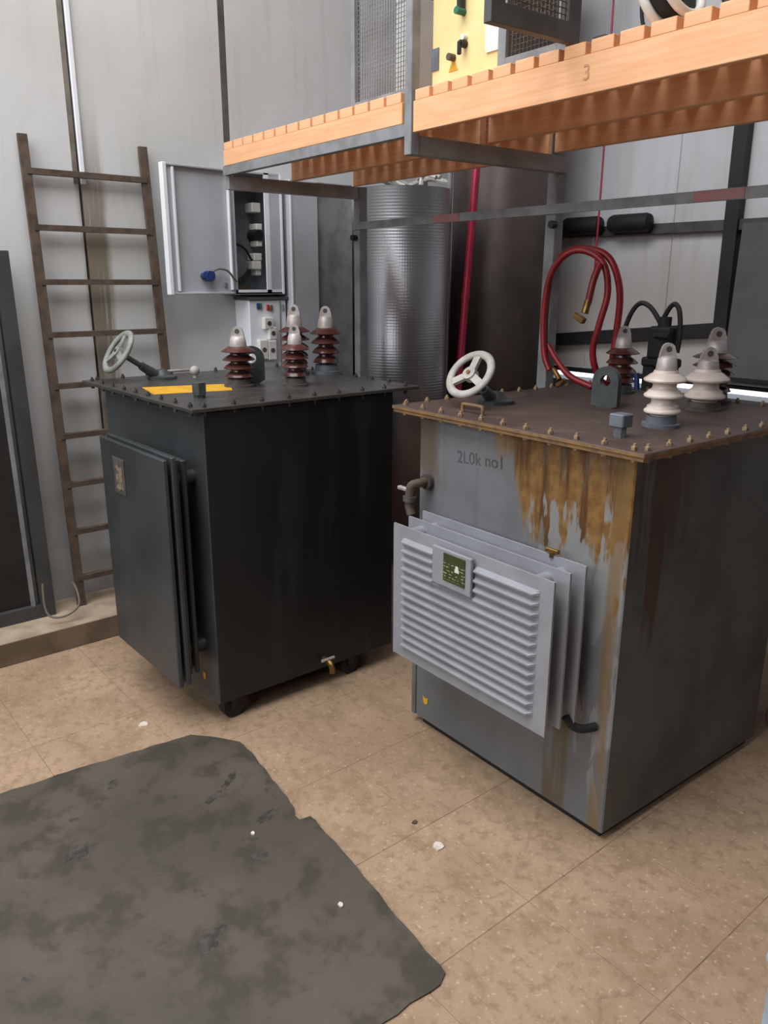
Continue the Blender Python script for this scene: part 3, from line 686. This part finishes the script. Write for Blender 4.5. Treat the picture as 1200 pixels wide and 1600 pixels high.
B().prism([(-.012, .012), (.012, .012), (.010, -.012), (0, -.02), (-.010, -.012)], .001, Matrix.Translation((-.11, -.0008, .165)) @ Matrix.Rotation(rad(90), 4, 'X')).build('yellow_mark', 'yellow', L_)
# drain cock low on the dark side
dc = B().tube([(.0, .47, .125), (.035, .47, .125), (.055, .47, .11), (.058, .47, .085)], .012, 8).build('drain_cock', 'brass', L_, smooth=True)
B().cyl((.03, .44, .135), (.03, .50, .135), .006, 8).build('cock_lever', 'zinc', dc)

# ================================================================== PLATFORM (steel frame + two pallets)
PR = rad(-2.2)
P = empty('steel_platform', (-3.33, 1.875, 0), PR, 'grey steel platform frame standing behind the transformers, carrying wooden pallets', 'platform')
ZB = 2.035     # underside of frame
UM, VF = 1.285, .70
# uprights: two far legs to the floor, near posts going up
def post(name, u, v, z0, z1, s, mat='steel_grey'):
    return B().box((u, v, (z0 + z1) / 2), (s, s, z1 - z0), bev=.002).build(name, mat, P)
for u in (0, UM - .03, UM + 1.30): post('leg', u, VF, 0, ZB + .0, .048)
post('upright', UM + .006, -.03, ZB - .058, 3.6, .034)
B().box((.0, -.012, (ZB + 3.6) / 2), (.006, .028, 3.6 - ZB)).build('upright', 'frame_dark', P)
post('upright', UM + 1.30, -.03, ZB - .058, 3.6, .048)
for u in (0, UM, UM + 1.30):
    B().bar((u, -.02, ZB - .028), (u, VF, ZB - .028), .04, .055).build('cross_beam', 'beam_grey', P)
B().bar((.0, -.022, ZB + .018), (UM - .02, -.022, ZB + .018), .03, .036).build('edge_beam', 'steel_grey', P)
br = B().bar((-.02, VF - .03, 1.855), (UM + 1.32, VF - .03, 1.855), .012, .034).build('brace', 'steel_grey', P)
for u0, u1 in ((.60, .76), (UM + .57, UM + .74)):
    B().bar((u0, VF - .037, 1.855), (u1, VF - .037, 1.855), .003, .030).build('tape', 'pink_tape', br)
for u in (0, UM):
    B().cyl((u, VF - .03, 1.80), (u, VF - .055, 1.80), .014, 8).build('clamp', 'black_steel', P)

def pallet(name, u0, u1, v0, v1, z0, zh, n, label, gap, drop=0.0):
    t = empty(name, (P.matrix_world if False else Matrix.Translation(P.location) @ Matrix.Rotation(PR, 4, 'Z')) @ Vector((u0, v0, z0)), PR, label, 'pallet', 'pallets on the platform')
    Lu, Lv = u1 - u0, v1 - v0; sl = .030
    # notched edge boards: one board with the slat ends let in flush at the top
    for vv, wd in ((0.011, .022), (Lv * .5, .03), (Lv - .011, .022)):
        zl = 0.0 if vv < .05 else -drop
        B().box((Lu / 2, vv, (zh - sl + zl) / 2), (Lu, wd, zh - sl - zl), bev=.0015).build('stringer', 'wood', t)
    s0 = None; pitch = Lu / n
    for k in range(n):
        loc = ((k + .5) * pitch, Lv / 2, zh - sl / 2)
        if s0 is None: s0 = B().box((0, 0, 0), (pitch - gap, Lv, sl), bev=.0015).build('slat', 'wood_slat' if False else 'wood', t); s0.location = loc
        else: inst(s0, loc, t)
    b0 = None
    for k in range(n):   # blocks between the stringers under every slat
        pass
    return t
# bay 1: sits inside the frame; bay 2: longer, edge board hangs in front of the frame
P1 = pallet('pallet', .012, UM - .035, -.037, VF - .03, ZB + .037, .092, 14, 'orange pine slatted pallet lying on the left bay of the platform, beside the wall', .014, .036)
P2 = pallet('pallet', UM + .03, UM + 1.28, -.045, VF - .07, ZB + .004, .118, 15, 'orange pine slatted pallet lying on the right bay with a pencilled 3', .017)
P1['group'] = P2['group'] = 'slatted pallets on the platform'
text('pencil_mark', '3', .05, 'pencil_wood', P2, Matrix.Translation((.655, -.0012, .032)) @ Matrix.Rotation(rad(90), 4, 'X'), .0003)
DZ1, DZ2 = ZB + .129, ZB + .122
PM = Matrix.Translation(P.location) @ Matrix.Rotation(PR, 4, 'Z')
def pu(u, v, z): return PM @ Vector((u, v, z))

def mesh_panel(name, loc, rz, wd, h, fmat, wmat, label, bw=.03, pitch=.014, group=None):
    t = empty(name, loc, rz, label, 'mesh panel', group)
    for x in (bw / 2, wd - bw / 2): B().box((x, 0, h / 2), (bw, .025, h), bev=.001).build('stile', fmat, t)
    for z in (bw / 2, h - bw / 2): B().box((wd / 2, 0, z), (wd - 2 * bw, .025, bw), bev=.001).build('rail', fmat, t)
    b = B(); bm = b.bm
    def strip(x0, z0, x1, z1, y):
        vs = [bm.verts.new(q) for q in ((x0, y - .0012, z0), (x1, y - .0012, z0), (x1, y - .0012, z1), (x0, y - .0012, z1), (x0, y + .0012, z0), (x1, y + .0012, z0), (x1, y + .0012, z1), (x0, y + .0012, z1))]
        for f in ((0, 1, 2, 3), (7, 6, 5, 4), (0, 4, 5, 1), (1, 5, 6, 2), (2, 6, 7, 3), (3, 7, 4, 0)): bm.faces.new([vs[i] for i in f])
    x = bw
    while x < wd - bw: strip(x, bw, x + .0018, h - bw, 0); x += pitch
    z = bw
    while z < h - bw: strip(bw, z, wd - bw, z + .0018, .002); z += pitch
    wm = b.build('wire_mesh', wmat, t); wm['kind'] = 'stuff'
    return t
mesh_panel('mesh_panel', pu(UM - .375, .02, DZ1), PR, .325, .95, 'steel_grey', 'steel_grey', 'grey framed wire mesh panel standing on the left pallet', .022)
wbx = empty('white_box', pu(1.012, .10, DZ1), PR, 'white case standing behind the grey mesh panel', 'case')
B().box((.06, .08, .16), (.12, .12, .32), bev=.008, seg=2).build('body', 'white_plastic', wbx)
B().box((.06, .08, .335), (.124, .124, .03), bev=.006).build('lid', 'cab_white', wbx)
mesh_panel('mesh_panel', pu(UM + .342, .012, DZ2), PR, .245, .95, 'steel_grey', 'rust_steel', 'grey framed wire mesh panel standing beside the yellow test panel', .03)
mesh_panel('mesh_door', pu(UM + .615, .004, DZ2 + .012), PR + rad(-90), .31, .95, 'frame_dark', 'rust_steel', 'dark mesh door swung out over the edge of right pallet', .045)
fo = B().box((.05, .05, .01), (.16, .10, .02), bev=.003).box((.02, .02, .02), (.04, .04, .02), bev=.003).build('bracket', 'frame_dark'); fo.location = pu(UM + .645, .03, DZ2); fo.rotation_euler = (0, 0, PR); tag(fo, 'dark steel foot bracket beside the swung out mesh door', 'bracket')
# yellow test panel
yt = empty('test_panel', pu(UM + .045, .012, DZ2), PR, 'pale yellow test panel with knobs and connectors on right pallet', 'control panel')
B().box((.145, .03, .24), (.29, .055, .48), bev=.004).build('body', 'yellow_panel', yt)
B().prism([(.24, .03), (.29, .03), (.29, .135), (.245, .135), (.235, .12), (.235, .045)], .002, Matrix.Translation((0, -.0005 + .0, .03)) @ Matrix.Rotation(rad(90), 4, 'X')).build('white_label', 'white_plastic', yt)
B().box((.018, .0005, .085), (.032, .004, .06)).build('dark_label', 'flange_blue', yt)
for kx, kz, mm in ((.10, .075, 'rust_steel'), (.15, .10, 'black_plastic')):
    B().cyl((kx, .004, kz), (kx, -.02, kz), .010, 14).build('knob', mm, yt, smooth=True)
B().box((.15, -.022, .088), (.012, .012, .036), bev=.003).build('switch_lever', 'black_plastic', yt)
B().cyl((.15, .003, .118), (.15, -.012, .118), .008, 12).build('indicator', 'white_plastic', yt)
B().prism([(-.02, -.012), (.02, -.012), (0, .02)], .0012, Matrix.Translation((.10, .0015, .052)) @ Matrix.Rotation(rad(90), 4, 'X')).build('warning_triangle', 'yellow', yt)
for kz in (.185, .245): B().cyl((.14, .004, kz), (.14, -.03, kz), .010, 12).build('connector', 'green', yt, smooth=True)
B().box((.14, -.012, .212), (.016, .022, .045), bev=.003).build('connector_plug', 'black_plastic', yt)
for k, mm in enumerate(('white_plastic', 'redp', 'redp', 'black_plastic')):
    B().box((.03 + k * .03, -.004, .292), (.024, .02, .03), bev=.002).build('push_button', mm, yt)
# white cable reel and pale yellow case further right on pallet 2
rl = empty('cable_reel', pu(UM + .845, .055, DZ2 + .088), PR, 'white reel of black cable lying on edge on right pallet', 'cable reel')
qm = Matrix.Rotation(rad(68), 4, 'Y')
for sgn in (-.028, .028):
    B().torus(.075, .011, qm @ Matrix.Translation((0, 0, sgn)), 36, 10).build('rim', 'white_plastic', rl, smooth=True)
B().torus(.058, .022, qm, 36, 10).build('cable', 'rubber', rl, smooth=True)
cs = empty('equipment_case', pu(UM + .965, -.02, DZ2 + .012), PR, 'pale yellow case with dark feet on right end of the pallet', 'case')
B().box((.13, .10, .10), (.22, .16, .17), bev=.012, seg=2).build('body', 'yellow_panel', cs)
for a in (.05, .21):
    for b_ in (.04, .16): B().cyl((a, b_, -.012), (a, b_, .02), .012, 10).build('foot', 'black_plastic', cs)
kc = B().tube([pu(UM + .75, .18, DZ2 + .006), pu(UM + .69, .19, DZ2 + .05), pu(UM + .66, .2, DZ2 + .14), pu(UM + .68, .22, DZ2 + .32), pu(UM + .70, .24, DZ2 + .5)], .005).build('power_cable', 'rubber', smooth=True)
tag(kc, 'thin black cable rising from the right pallet beside the mesh door', 'cable')

# ================================================================== LEFT WALL THINGS
# ladder leaning on the wall
ld = empty('ladder', (-3.61, 1.385, .11), 0, 'rusty brown steel ladder leaning against the left wall', 'ladder')
def ladp(y, z):  # point on the ladder plane, local
    t = z / 2.06; return Vector((-.11 * t, y, z))
YA0, YA1, YB0, YB1 = -.262, -.258, .285, .262
B().bar(ladp(YA0, 0), ladp(YA1, 2.065), .038, .020, up=(1, 0, 0)).build('rail', 'rust_steel', ld)
B().bar(ladp(YB0, 0), ladp(YB1, 2.065), .038, .020, up=(1, 0, 0)).build('rail', 'rust_steel', ld)
for k in range(9):
    z = .135 + k * .2235; t = z / 2.06
    ya, yb = YA0 + (YA1 - YA0) * t, YB0 + (YB1 - YB0) * t
    B().bar(ladp(ya, z), ladp(yb, z), .030, .024).build('rung', 'rust_steel', ld)
# dark door leaf leaning on the wall at the far left
dl = empty('door_leaf', (-3.66, .50, .11), 0, 'dark steel framed door leaf leaning against wall left of the ladder', 'door leaf')
def dlp(y, z): return Vector((-.055 * z / 1.6 + .06, y, z))
for y in (-.40, .465): B().bar(dlp(y, 0), dlp(y, 1.60), .06, .045, up=(1, 0, 0)).build('stile', 'door_frame_grey', dl)
for z in (.03, 1.57): B().bar(dlp(-.40, z), dlp(.44, z), .045, .06).build('rail', 'door_frame_grey', dl)
B().bar(dlp(.405, .03), dlp(.405, 1.57), .014, .03, up=(1, 0, 0)).build('inner_trim', 'steel_grey', dl)
pb_ = B(); pb_.bar(dlp(.0, .05) + Vector((-.012, 0, 0)), dlp(.0, 1.56) + Vector((-.012, 0, 0)), .82, .012, up=(1, 0, 0)); pb_.build('infill_sheet', 'dark_panel', dl)
cl = B().tube([(-3.50, .93, .30), (-3.49, .925, .20), (-3.47, .94, .15), (-3.45, 1.0, .145), (-3.45, 1.06, .18), (-3.50, 1.075, .23), (-3.56, 1.08, .25)], .005).build('cable_loop', 'cable_grey', smooth=True)
tag(cl, 'thin grey cable loop hanging at the foot of the dark door leaf', 'cable')
# open switch enclosure
XB = -3.60
eb = empty('switch_enclosure', (WX, 2.03, 1.53), 0, 'grey wall enclosure with open door and white switchgear inside', 'enclosure')
dpt = XB - WX; ew, eh = .275, .57
B().box((.004, ew / 2, eh / 2), (.008, ew, eh)).build('back_plate', 'galv', eb)
for nm, c, d in (('side', (dpt / 2, .004, eh / 2), (dpt, .008, eh)), ('side', (dpt / 2, ew - .004, eh / 2), (dpt, .008, eh)), ('top', (dpt / 2, ew / 2, eh - .004), (dpt, ew - .016, .008)), ('bottom', (dpt / 2, ew / 2, .004), (dpt, ew - .016, .008))):
    B().box(c, d).build(nm, 'cab_grey', eb)
fr = B().box((dpt - .004, .190, eh / 2), (.008, .026, eh)).box((dpt - .004, ew / 2, .010), (.008, ew, .022)).build('front_frame', 'cab_white', eb)
B().box((dpt - .006, .235, eh / 2), (.010, .070, eh), bev=.002).build('cover_strip', 'cab_grey', eb)
B().box((dpt - .001, ew - .004, eh / 2), (.012, .010, eh)).build('edge_strip', 'cab_white', eb)
for yy, zz, s in ((.172, .415, (.07, .05, .045)), (.185, .325, (.07, .035, .03)), (.185, .245, (.07, .03, .028)), (.172, .180, (.07, .045, .035)), (.165, .140, (.07, .05, .04)), (.178, .105, (.06, .03, .03))):
    B().box((s[0] / 2 + .008, yy, zz), s, bev=.003).build('breaker', 'white_plastic', eb)
B().cyl((.01, .178, .285), (.085, .178, .285), .026, 14).build('contactor', 'black_plastic', eb)
B().cyl((.008, .06, .50), (.03, .06, .50), .014, 12).box((.03, .075, .503), (.008, .03, .006)).build('rotary_switch', 'blue', eb)
B().cyl((.008, .065, .14), (.04, .065, .14), .062, 24).build('coil', 'steel_grey', eb, smooth=True)
B().tube([(.05, .02, .235), (.06, .06, .24), (.06, .11, .215), (.06, .14, .17), (.06, .16, .15)], .006).build('wire', 'black_plastic', eb, smooth=True)
B().tube([(.05, .02, .02), (.07, .03, .05), (.06, .08, .03), (.04, .14, .04)], .005).build('wire', 'brass', eb, smooth=True)
# open door, hinged on the left side, folded back near the wall
dr = empty('unused', (0, 0, 0)); bpy.data.objects.remove(dr)
hm = Matrix.Translation((dpt, -.004, 0)) @ Matrix.Rotation(rad(4), 4, 'Z')
dw = .365
def dbox(c, d, name, mat, par, bev=.002):
    b = B().box(c, d, bev=bev); bmesh.ops.transform(b.bm, matrix=hm, verts=b.bm.verts); return b.build(name, mat, par)
dd = dbox((-.012, -dw / 2, eh / 2), (.006, dw, eh), 'door', 'cab_grey', eb)
dbox((.0, -dw + .008, eh / 2), (.034, .020, eh), 'door_lip', 'cab_white', dd)
dbox((.0, -dw + .052, eh / 2), (.024, .012, eh - .03), 'door_lip', 'cab_white', dd)
dbox((-.004, -dw + .03, eh / 2), (.010, .032, eh - .01), 'door_channel', 'cab_grey', dd)
dbox((.0, -.020, eh / 2), (.018, .010, eh - .04), 'door_lip', 'cab_white', dd)
dbox((-.0, -dw / 2, .006), (.022, dw - .03, .010), 'door_lip', 'cab_grey', dd)
dbox((-.0, -dw / 2, eh - .006), (.022, dw - .03, .010), 'door_lip', 'cab_grey', dd)
b = B().cyl((-.01, -.155, .085), (.03, -.155, .085), .024, 16).cyl((-.01, -.175, .085), (.02, -.175, .09), .016, 12); bmesh.ops.transform(b.bm, matrix=hm, verts=b.bm.verts); b.build('door_socket', 'blue', dd, smooth=True)
b = B().tube([(.02, -.145, .10), (.025, -.11, .118), (.025, -.06, .11), (.015, -.02, .075), (.01, .0, .06)], .005); bmesh.ops.transform(b.bm, matrix=hm, verts=b.bm.verts); b.build('door_wire', 'cable_grey', dd, smooth=True)
dbox((-.004, -.055, .045), (.012, .018, .022), 'door_latch', 'steel_grey', dd)
# tall grey cabinet to the right of the enclosure
tc = empty('tall_cabinet', (WX + .022, 2.333, .11), 0, 'tall narrow grey steel cabinet between the enclosure and the foil roll', 'cabinet')
B().box((.08, .085, .985), (.16, .17, 1.97), bev=.003).build('body', 'cab_grey', tc)
B().box((.07, .29, .985), (.14, .235, 1.97), bev=.003).build('side_section', 'steel_grey', tc)
B().box((.162, .003, .985), (.006, .008, 1.96)).build('edge_strip', 'cab_white', tc)
B().box((.142, .30, .60), (.006, .012, .09), bev=.002).build('handle', 'black_plastic', tc)
# socket board below the enclosure
sb = empty('socket_board', (WX, 2.10, 1.0), 0, 'white socket board with coloured switches below the open enclosure', 'socket board')
B().box((.07, .110, .25), (.14, .22, .50), bev=.004).build('body', 'cab_white', sb)
B().box((.142, .182, .25), (.005, .004, .49)).build('seam', 'steel_grey', sb)
B().box((.075, .112, .508), (.15, .235, .014)).build('top_rail', 'frame_dark', sb)
for y, z, mm in ((.050, .470, 'blue'), (.064, .470, 'green'), (.108, .462, 'redp'), (.128, .460, 'brass'), (.198, .462, 'steel_grey')):
    B().box((.144, y, z), (.010, .013, .030), bev=.002).build('switch', mm, sb)
for (y, z, d) in ((.098, .385, (.03, .055, .06)), (.120, .335, (.03, .045, .065)), (.060, .255, (.035, .05, .10)), (.110, .250, (.035, .05, .10))):
    so = B().box((.14 + d[0] / 2, y, z), d, bev=.005, seg=2).build('socket', 'white_plastic', sb)
    B().cyl((.14 + d[0], y, z), (.142 + d[0], y, z), .012, 12).build('socket_hole', 'dark_gasket', so)
# foil rolls
def uv_cyl(name, r, h, mat, parent, seg=64):
    bm = bmesh.new(); uvl = bm.loops.layers.uv.new('UVMap'); rows = 2
    g = [[bm.verts.new(((r + .006 * math.sin(5 * 2 * math.pi * k / seg)) * math.cos(2 * math.pi * k / seg), (r + .004 * math.sin(3 * 2 * math.pi * k / seg)) * math.sin(2 * math.pi * k / seg), h * j)) for k in range(seg)] for j in range(rows)]
    for k in range(seg):
        f = bm.faces.new((g[0][k], g[0][(k + 1) % seg], g[1][(k + 1) % seg], g[1][k]))
        for l, (u, v) in zip(f.loops, ((k / seg, 0), ((k + 1) / seg, 0), ((k + 1) / seg, h / 2), (k / seg, h / 2))): l[uvl].uv = (u, v)
        f.smooth = True
    bm.faces.new(g[1]); bm.faces.new(g[0][::-1]); bmesh.ops.recalc_face_normals(bm, faces=bm.faces)
    me = bpy.data.meshes.new(name); bm.to_mesh(me); bm.free(); me.materials.append(M[mat]); o = bpy.data.objects.new(name, me); COL.objects.link(o); o.parent = parent; return o
r1 = empty('foil_roll', (-3.45, 2.975, .11), 0, 'tall silver quilted foil roll standing left of the red pipe', 'roll')
uv_cyl('wrap', .255, 1.95, 'foil', r1)
rb = B(); rnd = random.Random(3)
for k in range(9):
    a = rnd.uniform(-2.2, 1.2); pts = [(.05 * math.cos(a) + rnd.uniform(-.1, .1), .05 * math.sin(a) + rnd.uniform(-.1, .15), 1.965), (.14 * math.cos(a), .14 * math.sin(a), 2.0 + rnd.uniform(0, .03)), (.24 * math.cos(a), .24 * math.sin(a), 1.985 + rnd.uniform(0, .03))]
    rb.tube(pts, .012, 6)
rb.build('loose_film', 'film', r1, smooth=True)
r2_ = empty('wrapped_roll', (-3.43, 3.73, .11), 0, 'tall dull brown-grey wrapped roll standing right of the red pipe', 'roll')
uv_cyl('wrap', .285, 3.2, 'foil_brown', r2_)
rp_ = empty('red_pipe', (-3.27, 3.30, 0), 0, 'red painted pipe rising between the two wrapped rolls', 'pipe')
B().cyl((.0, -.12, 0), (.03, .11, 3.4), .021, 14).build('tube', 'red_pipe', rp_, smooth=True)
B().cyl((.013, -.0185, 1.5), (.0135, -.0165, 1.53), .025, 14).build('coupling', 'red_pipe', rp_, smooth=True)
gp = B().cyl((-3.42, 3.285, .11), (-3.42, 3.30, 3.4), .016, 12).build('conduit', 'steel_grey', smooth=True); tag(gp, 'thin grey conduit standing beside the red pipe', 'conduit')

# ================================================================== BACK WALL THINGS
for x, lb in ((-3.235, 'black rubber roller on the back wall rail, next to platform leg'), (-2.895, 'black rubber roller on the back wall rail, right of the thin cord')):
    e = empty('roller', (x, WY - .09, 1.925), 0, lb, 'roller', 'black rollers on the rail')
    B().lathe([(.02, -.14), (.045, -.13), (.052, -.11), (.052, .11), (.045, .13), (.02, .14)], 20, Matrix.Rotation(rad(90), 4, 'Y')).build('body', 'rubber', e, smooth=True)
    B().cyl((-.15, 0, 0), (.15, 0, 0), .010, 8).build('axle', 'black_steel', e)
    B().box((0, .03, -.02), (.02, .05, .05)).build('bracket', 'black_steel', e)
cd = B().tube([(-3.06, WY - .17, 1.62), (-3.06, WY - .17, 2.4), (-3.07, WY - .17, 3.3), (-3.07, WY - .17, ZC)], .006, 8).build('cord', 'red_pipe', smooth=True); tag(cd, 'thin dark red cord hanging in front of the back wall', 'cord')
db = empty('board', (-1.60, WY - .06, 1.055), 0, 'added dark grey sheet for the shaded back wall right of the black post', 'board')
B().bar((0, -.02, 0), (0, .01, .84), 1.25, .012, up=(0, 1, 0)).build('sheet', 'dark_grey_board', db)  # dark sheet added in place of shade on the wall
B().bar((0, -.03, .02), (0, -.03, .02 + .02), 1.25, .02, up=(0, 1, 0)).build('lower_edge', 'black_steel', db)
# red hose hung on the platform leg, with brass fittings
HY = 2.535
hs = empty('air_hose', (-1.86, HY, 1.2), 0, 'red hose coiled over platform leg with brass end fittings', 'hose')
def H(x, z, y=0): return ((x + 1.9) * .86 - .1 + .045, y, z - 1.2)
B().tube([H(-1.995, 1.265, -.05), H(-2.03, 1.33, -.05), H(-2.045, 1.48, -.05), H(-2.02, 1.62, -.05), H(-1.95, 1.695, -.04), H(-1.87, 1.705, -.02), H(-1.79, 1.66, .0), H(-1.765, 1.56, .01), H(-1.785, 1.45, .0), H(-1.81, 1.35, .0), H(-1.80, 1.27, .02), H(-1.785, 1.22, .06), H(-1.76, 1.214, .12)], .0125, 10).build('hose', 'red_hose', hs, smooth=True)
B().tube([H(-1.80, 1.214, .12), H(-1.775, 1.23, .08), H(-1.755, 1.30, .06), H(-1.745, 1.42, .06), H(-1.735, 1.55, .05), H(-1.76, 1.65, .03), H(-1.82, 1.70, .02), H(-1.93, 1.715, .0), H(-2.0, 1.68, -.03)], .0125, 10).build('hose', 'red_hose', hs, smooth=True)
B().tube([H(-2.03, 1.36, -.03), H(-1.97, 1.30, -.03), H(-1.90, 1.245, -.02), H(-1.80, 1.213, .0)], .0125, 10).build('hose', 'red_hose', hs, smooth=True)
B().tube([H(-1.79, 1.66, -.02), H(-1.80, 1.60, -.04), H(-1.81, 1.52, -.05)], .013, 10).build('hose_end', 'red_hose', hs, smooth=True)
B().cyl(H(-1.81, 1.53, -.05), H(-1.815, 1.485, -.06), .013, 10).box(H(-1.835, 1.468, -.065), (.05, .022, .022), rot=(0, .5, 0), bev=.003).build('fitting', 'brass', hs, smooth=True)
B().cyl(H(-1.97, 1.27, -.05), H(-1.925, 1.235, -.06), .010, 10).box(H(-1.915, 1.222, -.06), (.05, .016, .018), rot=(0, -.5, 0), bev=.003).cyl(H(-1.91, 1.22, -.07), H(-1.89, 1.24, -.07), .006, 8).build('fitting', 'brass', hs, smooth=True)
# black plug stand with cable loops behind the right transformer
ps = empty('plug_stand', (-1.975, 3.2, 0), 0, 'black plug post with two cable loops behind the right transformer', 'plug post')
B().box((-.03, 0, .62), (.05, .04, 1.24)).build('post', 'black_steel', ps); B().box((.07, .01, .62), (.04, .04, 1.24)).build('post', 'black_steel', ps)
B().box((0, 0, .015), (.35, .25, .03), bev=.004).build('base', 'black_steel', ps)
B().box((.015, 0, 1.34), (.105, .07, .14), bev=.012, seg=2).box((.02, 0, 1.255), (.17, .06, .04), bev=.008).cyl((.02, 0, 1.40), (.02, 0, 1.45), .028, 12).cyl((.0, -.03, 1.37), (.075, -.05, 1.37), .012, 8).build('plug_body', 'rubber', ps)
B().tube([(-.21, 0, 1.08), (-.195, 0, 1.27), (-.17, 0, 1.42), (-.12, 0, 1.50), (-.06, 0, 1.49), (.0, 0, 1.42), (.03, .0, 1.36)], .011, 8).build('cable', 'rubber', ps, smooth=True)
B().tube([(-.07, .02, 1.05), (-.05, .02, 1.28), (-.01, .02, 1.42), (.035, .02, 1.50), (.07, .02, 1.48), (.085, .02, 1.38), (.08, .02, 1.30)], .011, 8).build('cable', 'rubber', ps, smooth=True)
B().tube([(-.09, -.02, .95), (-.075, -.02, 1.1), (-.085, -.02, 1.2)], .012, 8).build('cable', 'blue', ps, smooth=True)

# ================================================================== FLOOR THINGS
pts = [(-2.60, -.35), (-2.50, .1), (-2.485, .455), (-2.462, .69), (-2.412, 1.087), (-2.36, 1.13), (-2.325, 1.160), (-2.262, 1.200), (-2.14, 1.195), (-2.022, 1.174), (-1.92, 1.162), (-1.822, 1.144), (-1.79, 1.128), (-1.764, 1.130), (-1.757, 1.158), (-1.736, 1.163), (-1.62, 1.15), (-1.483, 1.135), (-1.37, 1.12), (-1.279, 1.105), (-1.20, 1.098), (-1.152, 1.090), (-1.10, 1.087), (-1.072, 1.081), (-1.06, 1.05), (-1.062, .96), (-1.066, .885), (-1.08, .6), (-1.1, .2), (-1.1, -.35)]
rnd = random.Random(5); dense = []
for a, b_ in zip(pts, pts[1:] + pts[:1]):
    n = max(1, int(math.hypot(b_[0] - a[0], b_[1] - a[1]) / .03))
    for k in range(n):
        t = k / n; dense.append((a[0] + (b_[0] - a[0]) * t + rnd.uniform(-.004, .004), a[1] + (b_[1] - a[1]) * t + rnd.uniform(-.004, .004)))
mt = B().prism(dense, .005, Matrix.Translation((0, 0, .0005))).build('floor_mat', 'mat'); tag(mt, 'large worn dark grey rubber mat with ragged edges on the floor', 'mat')
def stain(poly, z=.0056):
    B().prism(poly, .0004, Matrix.Translation((0, 0, z))).build('oil_stain', 'stain', mt)
for (cx, cy, a, b_, th, sd) in ((-2.08, 1.06, .016, .055, .7, 1), (-2.03, .97, .013, .05, .5, 2), (-1.84, 1.06, .022, .045, .2, 3), (-1.52, .70, .03, .05, .4, 4), (-2.05, .55, .03, .05, .3, 6), (-1.70, .95, .025, .03, 0, 7), (-2.3, .75, .02, .03, 1, 8)):
    rr = random.Random(sd); q = []
    for k in range(28):
        t = 2 * math.pi * k / 28; f = rr.uniform(.55, 1.15); q.append((cx + f * (math.cos(th) * a * math.cos(t) - math.sin(th) * b_ * math.sin(t)), cy + f * (math.sin(th) * a * math.cos(t) + math.cos(th) * b_ * math.sin(t))))
    stain(q)
def scrap(loc, s, label, mat='paper', z=.0):
    rr = random.Random(label); poly = [(s * rr.uniform(.5, 1.1) * math.cos(2 * math.pi * k / 7), s * rr.uniform(.4, 1.0) * math.sin(2 * math.pi * k / 7)) for k in range(7)]
    o = B().prism(poly, .004).build('paper_scrap', mat); o.location = (loc[0], loc[1], z); tag(o, label, 'scrap')
scrap((-2.591, .983), .022, 'white paper scrap on tiles between the mat and the dark transformer')
scrap((-1.412, 1.38), .026, 'larger white paper scrap on tiles in front of the rusty transformer')
scrap((-1.799, .982), .009, 'tiny white speck on the mat nearest the dark transformer', z=.0058)
scrap((-1.402, 1.016), .011, 'small white speck near the right edge of mat', z=.0058)
scrap((-1.535, 1.397), .011, 'small dark curled chip on tiles left of the white scrap', 'rust_steel')
# reddish bundle behind the right transformer and the pale blue crate at the lower right
rbd = B().sphere((0, 0, .055), .07, 12, 8, (1.3, .9, .8)).sphere((.07, .09, .07), .08, 12, 8, (1, 1.1, .85)).sphere((-.06, .13, .12), .075, 12, 8, (1, 1, 1.3)).build('rag_bundle', 'pink_brown', smooth=True); rbd.location = (-1.03, 2.78, .0)
tag(rbd, 'reddish rag bundle on the floor behind the right transformer', 'rags')
cr = empty('crate', (-.475, 1.375, 0), rad(50), 'pale blue painted crate cut off by the lower right corner', 'crate')
B().box((.2, -.15, .17), (.40, .30, .32), bev=.012, seg=3).build('body', 'lightblue', cr)
B().box((.2, -.15, .335), (.415, .315, .025), bev=.008, seg=2).build('rim', 'lightblue', cr)
bpy.context.view_layer.update()
